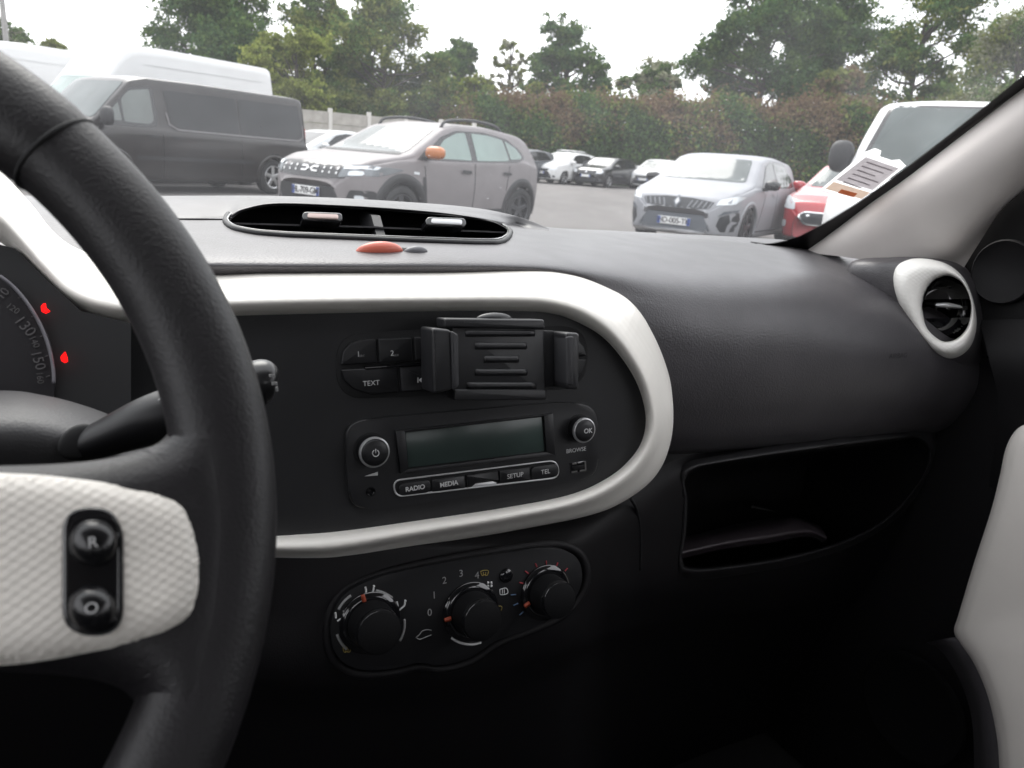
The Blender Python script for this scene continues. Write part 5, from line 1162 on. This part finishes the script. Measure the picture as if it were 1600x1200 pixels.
letter('AIRBAG', 1403, 556, AP, .0005, 7, mat('emboss_dark', (.022, .021, .023), .6), dash, .03, 'embossed_lettering')

# ---------------------------------------------------------------- passenger door
door = thing('passenger_side_door', cw(.97, .1, -.9), 'dark passenger door with cream white panel and round tweeter', 'car door')
dm = mat('door_black', (.0042, .0039, .0046), .65, spec=.22, bump=('grain', 900), bstr=.2, bdist=.0005)
bm = bmesh.new()
def dpl(name, pts, u0, u1, m, parent=door, bev=.004, r=0):
    if r: pts = rounded(pts, r, 5)
    DP = Pl(cw(u0, 0, 0), -LV); bm = bmesh.new(); c = [bm.verts.new(pu(x, y, u0)) for x, y in pts]; f = bm.faces.new(c)
    ex = bmesh.ops.extrude_face_region(bm, geom=[f]); 
    for g_ in ex['geom']:
        if isinstance(g_, bmesh.types.BMVert): g_.co += Vector(LV * (u1 - u0))
    if bev: bmesh.ops.bevel(bm, geom=[e for e in bm.edges if e.verts[0] in c and e.verts[1] in c], offset=bev, segments=3, affect='EDGES', profile=.5)
    return mkbm(name, bm, m, parent, smooth=True, angle=45)
boxc('door_shell', (.955, -.62, -.93), (1.02, .78, -.13), dm, door, .02)
sail = [(1490, 440), (1490, 390), (1540, 310), (1600, 250), (1690, 190), (1850, 330), (1850, 520), (1600, 520), (1540, 560)]
dpl('mirror_corner', sail, .935, .96, mat('sail_black', (.0035, .0033, .0038), .7, spec=.25), bev=.003)
net('door_upper', [[pu(x, y, .93) for x, y in ((1530, 500), (1620, 500), (1750, 520), (2000, 600))], [pu(x, y, .905) for x, y in ((1545, 560), (1620, 565), (1750, 590), (2000, 700))], [pu(x, y, .915) for x, y in ((1560, 640), (1620, 650), (1750, 690), (2000, 820))], [pu(x, y, .94) for x, y in ((1545, 760), (1620, 800), (1750, 860), (2000, 1000))]], dm, door, 20, 30)
DT = Pl(cw(.935, 0, 0), -LV)
cT = pu(1570, 425, .933); rT = 40 * np.linalg.norm(cT - EYEP) / FPX * 1.02
tw = turned('tweeter', cT, -LV, [(rT * 1.02, -.004), (rT * 1.0, .003), (rT * .93, .004), (rT * .88, .001), (.0001, -.004)], mat('tweeter_cloth', (.003, .003, .0033), .9, spec=.08), door, 40, e1=FV)
turned('tweeter_rim', cT, -LV, [(rT * 1.04, -.002), (rT * 1.03, .004), (rT * .98, .0055), (rT * .93, .004)], low_m, tw, 40, e1=FV)
WD = [(1640, 655), (1612, 660), (1588, 672), (1572, 700), (1562, 745), (1548, 800), (1522, 880), (1498, 960), (1491, 985), (1499, 1004), (1520, 1035), (1540, 1080), (1553, 1130), (1560, 1180), (1562, 1260)]
cDR = (1700, 920)
net('white_panel', [[pu(x + 2, y, .925) for x, y in WD], [pu(x, y, .905) for x, y in WD], [pu(x + 10, y + (4 if y < 700 else 0), .893) for x, y in WD], [pu(x + 38, y + (14 if y < 700 else -8 if 900 < y < 1040 else 0), .890) for x, y in WD], [pu(x + 150, y + (20 if y < 700 else -30 if 900 < y < 1040 else 0), .90) for x, y in WD], [pu(x + 400, y + 40, .91) for x, y in WD]], mat('door_cream', (.74, .70, .66), .5, bump=('noise', 900), bstr=.1, var=.04, vscale=9), door, 36, 90)
# door pocket and speaker
SPK = [(1478, 1000), (1500, 1012), (1530, 1060), (1548, 1120), (1552, 1200), (1550, 1300)]
net('pocket_edge', [[pu(x - 30, y + 4, .93) for x, y in SPK], [pu(x - 12, y, .905) for x, y in SPK], [pu(x + 12, y - 4, .905) for x, y in SPK], [pu(x + 20, y - 4, .925) for x, y in SPK]], pad_m, door, 14, 40)
cK = pu(1425, 1105, .925); rK = .075
turned('door_speaker', cK, -LV, [(rK, 0), (rK * .98, .005), (rK * .9, .006), (rK * .82, .003), (.0001, .006)], M['tweeter_cloth'], door, 48, e1=FV)

# ---------------------------------------------------------------- instrument cluster
IP = Pl(pv(30, 540, .50), nrm(0, -math.cos(R_(22)), math.sin(R_(22))))
ic = thing('instrument_cluster', IP.hit(0, 560), 'dark speedometer cluster with two red telltales behind the wheel', 'instrument cluster')
prism('housing', [(-300, 300), (20, 380), (70, 430), (125, 480), (205, 500), (205, 660), (-300, 700)], IP, -.03, -.012, groove_m, ic, bev=0)
prism('dial_face', [(-48 + 132 * math.cos(t), 588 - 168 * math.sin(t)) for t in np.linspace(0, 2 * math.pi, 60, endpoint=False)], IP, -.012, -.009, mat('dial_black', (.012, .011, .013), .4), ic, bev=0)
line_on('dial_ring', [(0, 431), (20, 447), (40, 470), (57, 496), (70, 524), (79, 553), (83.5, 580), (84, 599)], IP, -.006, 2.2, mat('dial_ring_grey', (.13, .125, .14), .45), ic, n=6, k=40)
for t, x, y, h, rt in (('110', -2, 458, 11, 48), ('120', 17, 478, 8, -40), ('130', 36, 506, 14, -55), ('140', 51, 531, 8, -68), ('150', 57, 560, 13, -78), ('160', 60, 588, 8, -88)): letter(t, x, y, IP, -.008, h, mat('dial_print', (.075, .07, .072), .6), ic, R_(rt))
for x, y in ((31, 465), (52, 494), (66, 525), (74, 556), (75, 588)): line_on('dial_tick', [(x - 3, y + 1), (x, y), (x + 3, y - 1)], IP, -.008, .8, M['dial_print'], ic, n=5, k=6)
prism('telltale', [(63, 477), (66, 473), (70, 472), (71, 479), (77, 484), (70, 487), (64, 484)], IP, -.006, -.004, red_lit, ic, bev=0)
prism('telltale', [(94, 556), (101, 548), (104, 556), (105, 563), (100, 565), (95, 562)], IP, -.006, -.004, red_lit, ic, bev=0)

# ---------------------------------------------------------------- steering column and stalk
col = thing('steering_column', pv(60, 690, .40), 'grey rounded steering column cowl behind the wheel', 'steering column')
CRW = [([(-200, 612), (0, 610), (60, 616), (120, 630), (180, 652), (225, 680), (250, 720)], .47), ([(-200, 616), (0, 614), (60, 620), (120, 634), (178, 656), (222, 684), (247, 722)], .455), ([(-200, 640), (0, 638), (60, 642), (118, 655), (172, 676), (214, 702), (240, 735)], .415), ([(-200, 690), (0, 688), (60, 690), (115, 700), (165, 716), (205, 736), (232, 760)], .395), ([(-200, 800), (0, 800), (60, 800), (115, 800), (165, 800), (205, 810), (232, 830)], .40)]
net('cowl', [[pv(x, y, v) for x, y in r_] for r_, v in CRW], mat('cowl_grey', (.045, .044, .046), .55, bump=('grain', 900), bstr=.3, bdist=.0006), col, 30, 60)
sk = thing('wiper_stalk', pv(200, 665, .40), 'black wiper stalk with white symbols reaching out behind the wheel', 'stalk')
dome('stalk_recess', 124, 690, 32, 27, Pl(pv(124, 690, .3945), nrm(.25, -.9, .35)), .0012, groove_m, sk, rot=-.25)
V, F = tube([pv(112, 704, .402), pv(165, 684, .396), pv(235, 657, .390), pv(300, 634, .390), pv(398, 604, .40)], [.0070, .0092, .0122, .0122, .0110], 20, 30); mk('lever', V, F, key_m, sk)
tip = mktube('tip', [pv(392, 604, .400), pv(402, 598, .399), pv(416, 594, .398), pv(426, 593, .398), pv(432, 594, .398)], [.0115, .0116, .0112, .0085, .003], mat('tip_black', (.012, .012, .013), .28), sk, 24, 24)
mktube('tip_ring', [pv(404, 598.5, .399), pv(406, 598, .399), pv(408, 597.5, .399)], [.01175, .0119, .01175], groove_m, sk, 24, 5)
SP = Pl(pv(425, 595, .384), nrm(.35, -.93, .1)); SQ = Pl(pv(255, 622, .381), nrm(0, -.9, .45))
for i in range(3):
    prism('mark', [(421 + i * 3.2, 585), (423 + i * 3.2, 585), (423.4 + i * 3.2, 589), (421.4 + i * 3.2, 589)], SP, -.0006, .0003, printd_m, sk, bev=0)
    prism('mark', [(425 + i * 3.1, 597), (427 + i * 3.1, 597), (427.4 + i * 3.1, 602), (425.4 + i * 3.1, 602)], SP, -.0006, .0003, printd_m, sk, bev=0)
prism('mark', [(431, 605), (434, 604), (435, 611), (432, 612)], SP, -.0006, .0003, printd_m, sk, bev=0)
line_on('mark', [(247, 626), (252, 621), (256, 619), (253, 625), (258, 623)], SQ, .0, .8, print_m, sk, n=5, k=12)

# ---------------------------------------------------------------- steering wheel
wc = cw(-.1405, .2551, -.1072); rk = .5678
wa1 = LV; wa2 = math.cos(rk) * UP + math.sin(rk) * FV; wn = np.cross(wa1, wa2)
WP_ = Pl(wc, wn); sw = thing('steering_wheel', wc, 'black soft steering wheel with cream white spoke panel and two buttons', 'steering wheel')
RC, RT, RN = .1705, .0160, .0135
_s = WP_.uv(112, 215); SEAM = math.degrees(math.atan2(_s[1], _s[0]))
V = []; F = []; nr_, nt_ = 320, 28
for i in range(nr_):
    a = 2 * math.pi * i / nr_; rd = math.cos(a) * wa1 + math.sin(a) * wa2
    da = math.degrees(a)
    grip = 1 + .05 / (1 + math.exp(-(((da + 180) % 360 - 180) - SEAM) / .6)) * (da < 180)
    for j in range(nt_):
        t = 2 * math.pi * j / nt_; cx_, cn = math.cos(t), math.sin(t)
        cx_ = math.copysign(abs(cx_) ** .9, cx_); cn = math.copysign(abs(cn) ** .9, cn)
        V.append(wc + rd * (RC + RT * cx_ * grip) + wn * RN * cn * grip)
for i in range(nr_):
    for j in range(nt_): F.append((i * nt_ + j, i * nt_ + (j + 1) % nt_, ((i + 1) % nr_) * nt_ + (j + 1) % nt_, ((i + 1) % nr_) * nt_ + j))
rim = mk('rim', V, F, wheel_m, sw)
def wp2(x, y): return WP_.uv(x, y)
def wring(name, ang, dr, m, parent, k=1.015, r=.0007):
    a = R_(ang); rd = math.cos(a) * wa1 + math.sin(a) * wa2
    mktube(name, [wc + rd * (RC + RT * k * math.cos(t)) + wn * RN * k * math.sin(t) for t in np.linspace(0, 2 * math.pi, 24, endpoint=False)], r, m, parent, 6, 60, True)
wring('rim_seam', SEAM - .6, 0, groove_m, rim, 1.004, .0011)
sp_poly = [(-330, 724), (-100, 725), (0, 724), (90, 721), (160, 714), (215, 702), (248, 688), (266, 668), (270, 645), (264, 600), (292, 575), (335, 620), (374, 700), (394, 790), (396, 870), (387, 965), (362, 1070), (322, 1160), (262, 1250), (170, 1300), (196, 1235), (216, 1180), (222, 1130), (205, 1092), (170, 1070), (110, 1058), (0, 1050), (-100, 1050), (-330, 1052)]
pillow('spoke', [tuple(p) for p in cr(np.array(sp_poly, float), 130, True)], WP_, -.004, .0142, .017, wheel_m, sw, .005)
ins = [(-330, 742), (0, 750), (110, 757), (220, 773), (278, 795), (302, 838), (311, 888), (306, 935), (288, 970), (240, 996), (150, 1016), (0, 1038), (-330, 1050)]
INS = [tuple(p) for p in cr(np.array(ins, float), 90)]
pillow('spoke_panel', INS, WP_, .0125, .0178, .009, whited_m, sw, .0035)
bt = rounded([(104, 804), (190, 804), (190, 991), (104, 991)], 43, 12)
bp_ = prism('button_plate', bt, WP_, .010, .0187, gloss_m, sw, bev=.0012, seg=3)
line_on('button_gap', resample(bt, 40), WP_, .0183, 2, groove_m, sw, True, 6, 90)
for x, y, t, rot in ((147, 848, 'R', 0), (145, 951, 'O', 0)):
    d_ = dome('button', x, y, 40, 39, Pl(WP_.hit(x, y, .0183), WP_.n), .0045 if t == 'R' else .0055, mat('button_black', (.007, .007, .008), .22, spec=.5), bp_)
    Q = Pl(WP_.hit(x, y, .0229 if t == 'R' else .0239), WP_.n); letter(t, x - 2, y, Q, .0003, 15, print_m, d_)
turned('hub', wc, wn, [(.075, -.03), (.072, .006), (.06, .016), (.03, .020), (.0001, .021)], wheel_m, sw, 48)
# ---------------------------------------------------------------- finish: lettering to meshes, keep children where they were built
for o in list(bpy.data.objects):
    if o.type == 'FONT' and not any(o is t[0] for t in TEXTS): TEXTS.append((o, o.parent))
bpy.context.view_layer.update(); dg = bpy.context.evaluated_depsgraph_get()
for o, par in TEXTS:
    me = bpy.data.meshes.new_from_object(o.evaluated_get(dg)); nm = o.name; mw = o.matrix_world.copy(); loc = o.matrix_basis.copy(); own = o.parent
    o.name = 'old'; q = bpy.data.objects.new(nm, me); COL.objects.link(q); q.parent = par
    if own: q.matrix_basis = loc
    else: q.matrix_basis = mw
    bpy.data.objects.remove(o)
for t in INT:
    for ch in t.children: ch.matrix_parent_inverse = Matrix.Translation(-Vector(t.location))
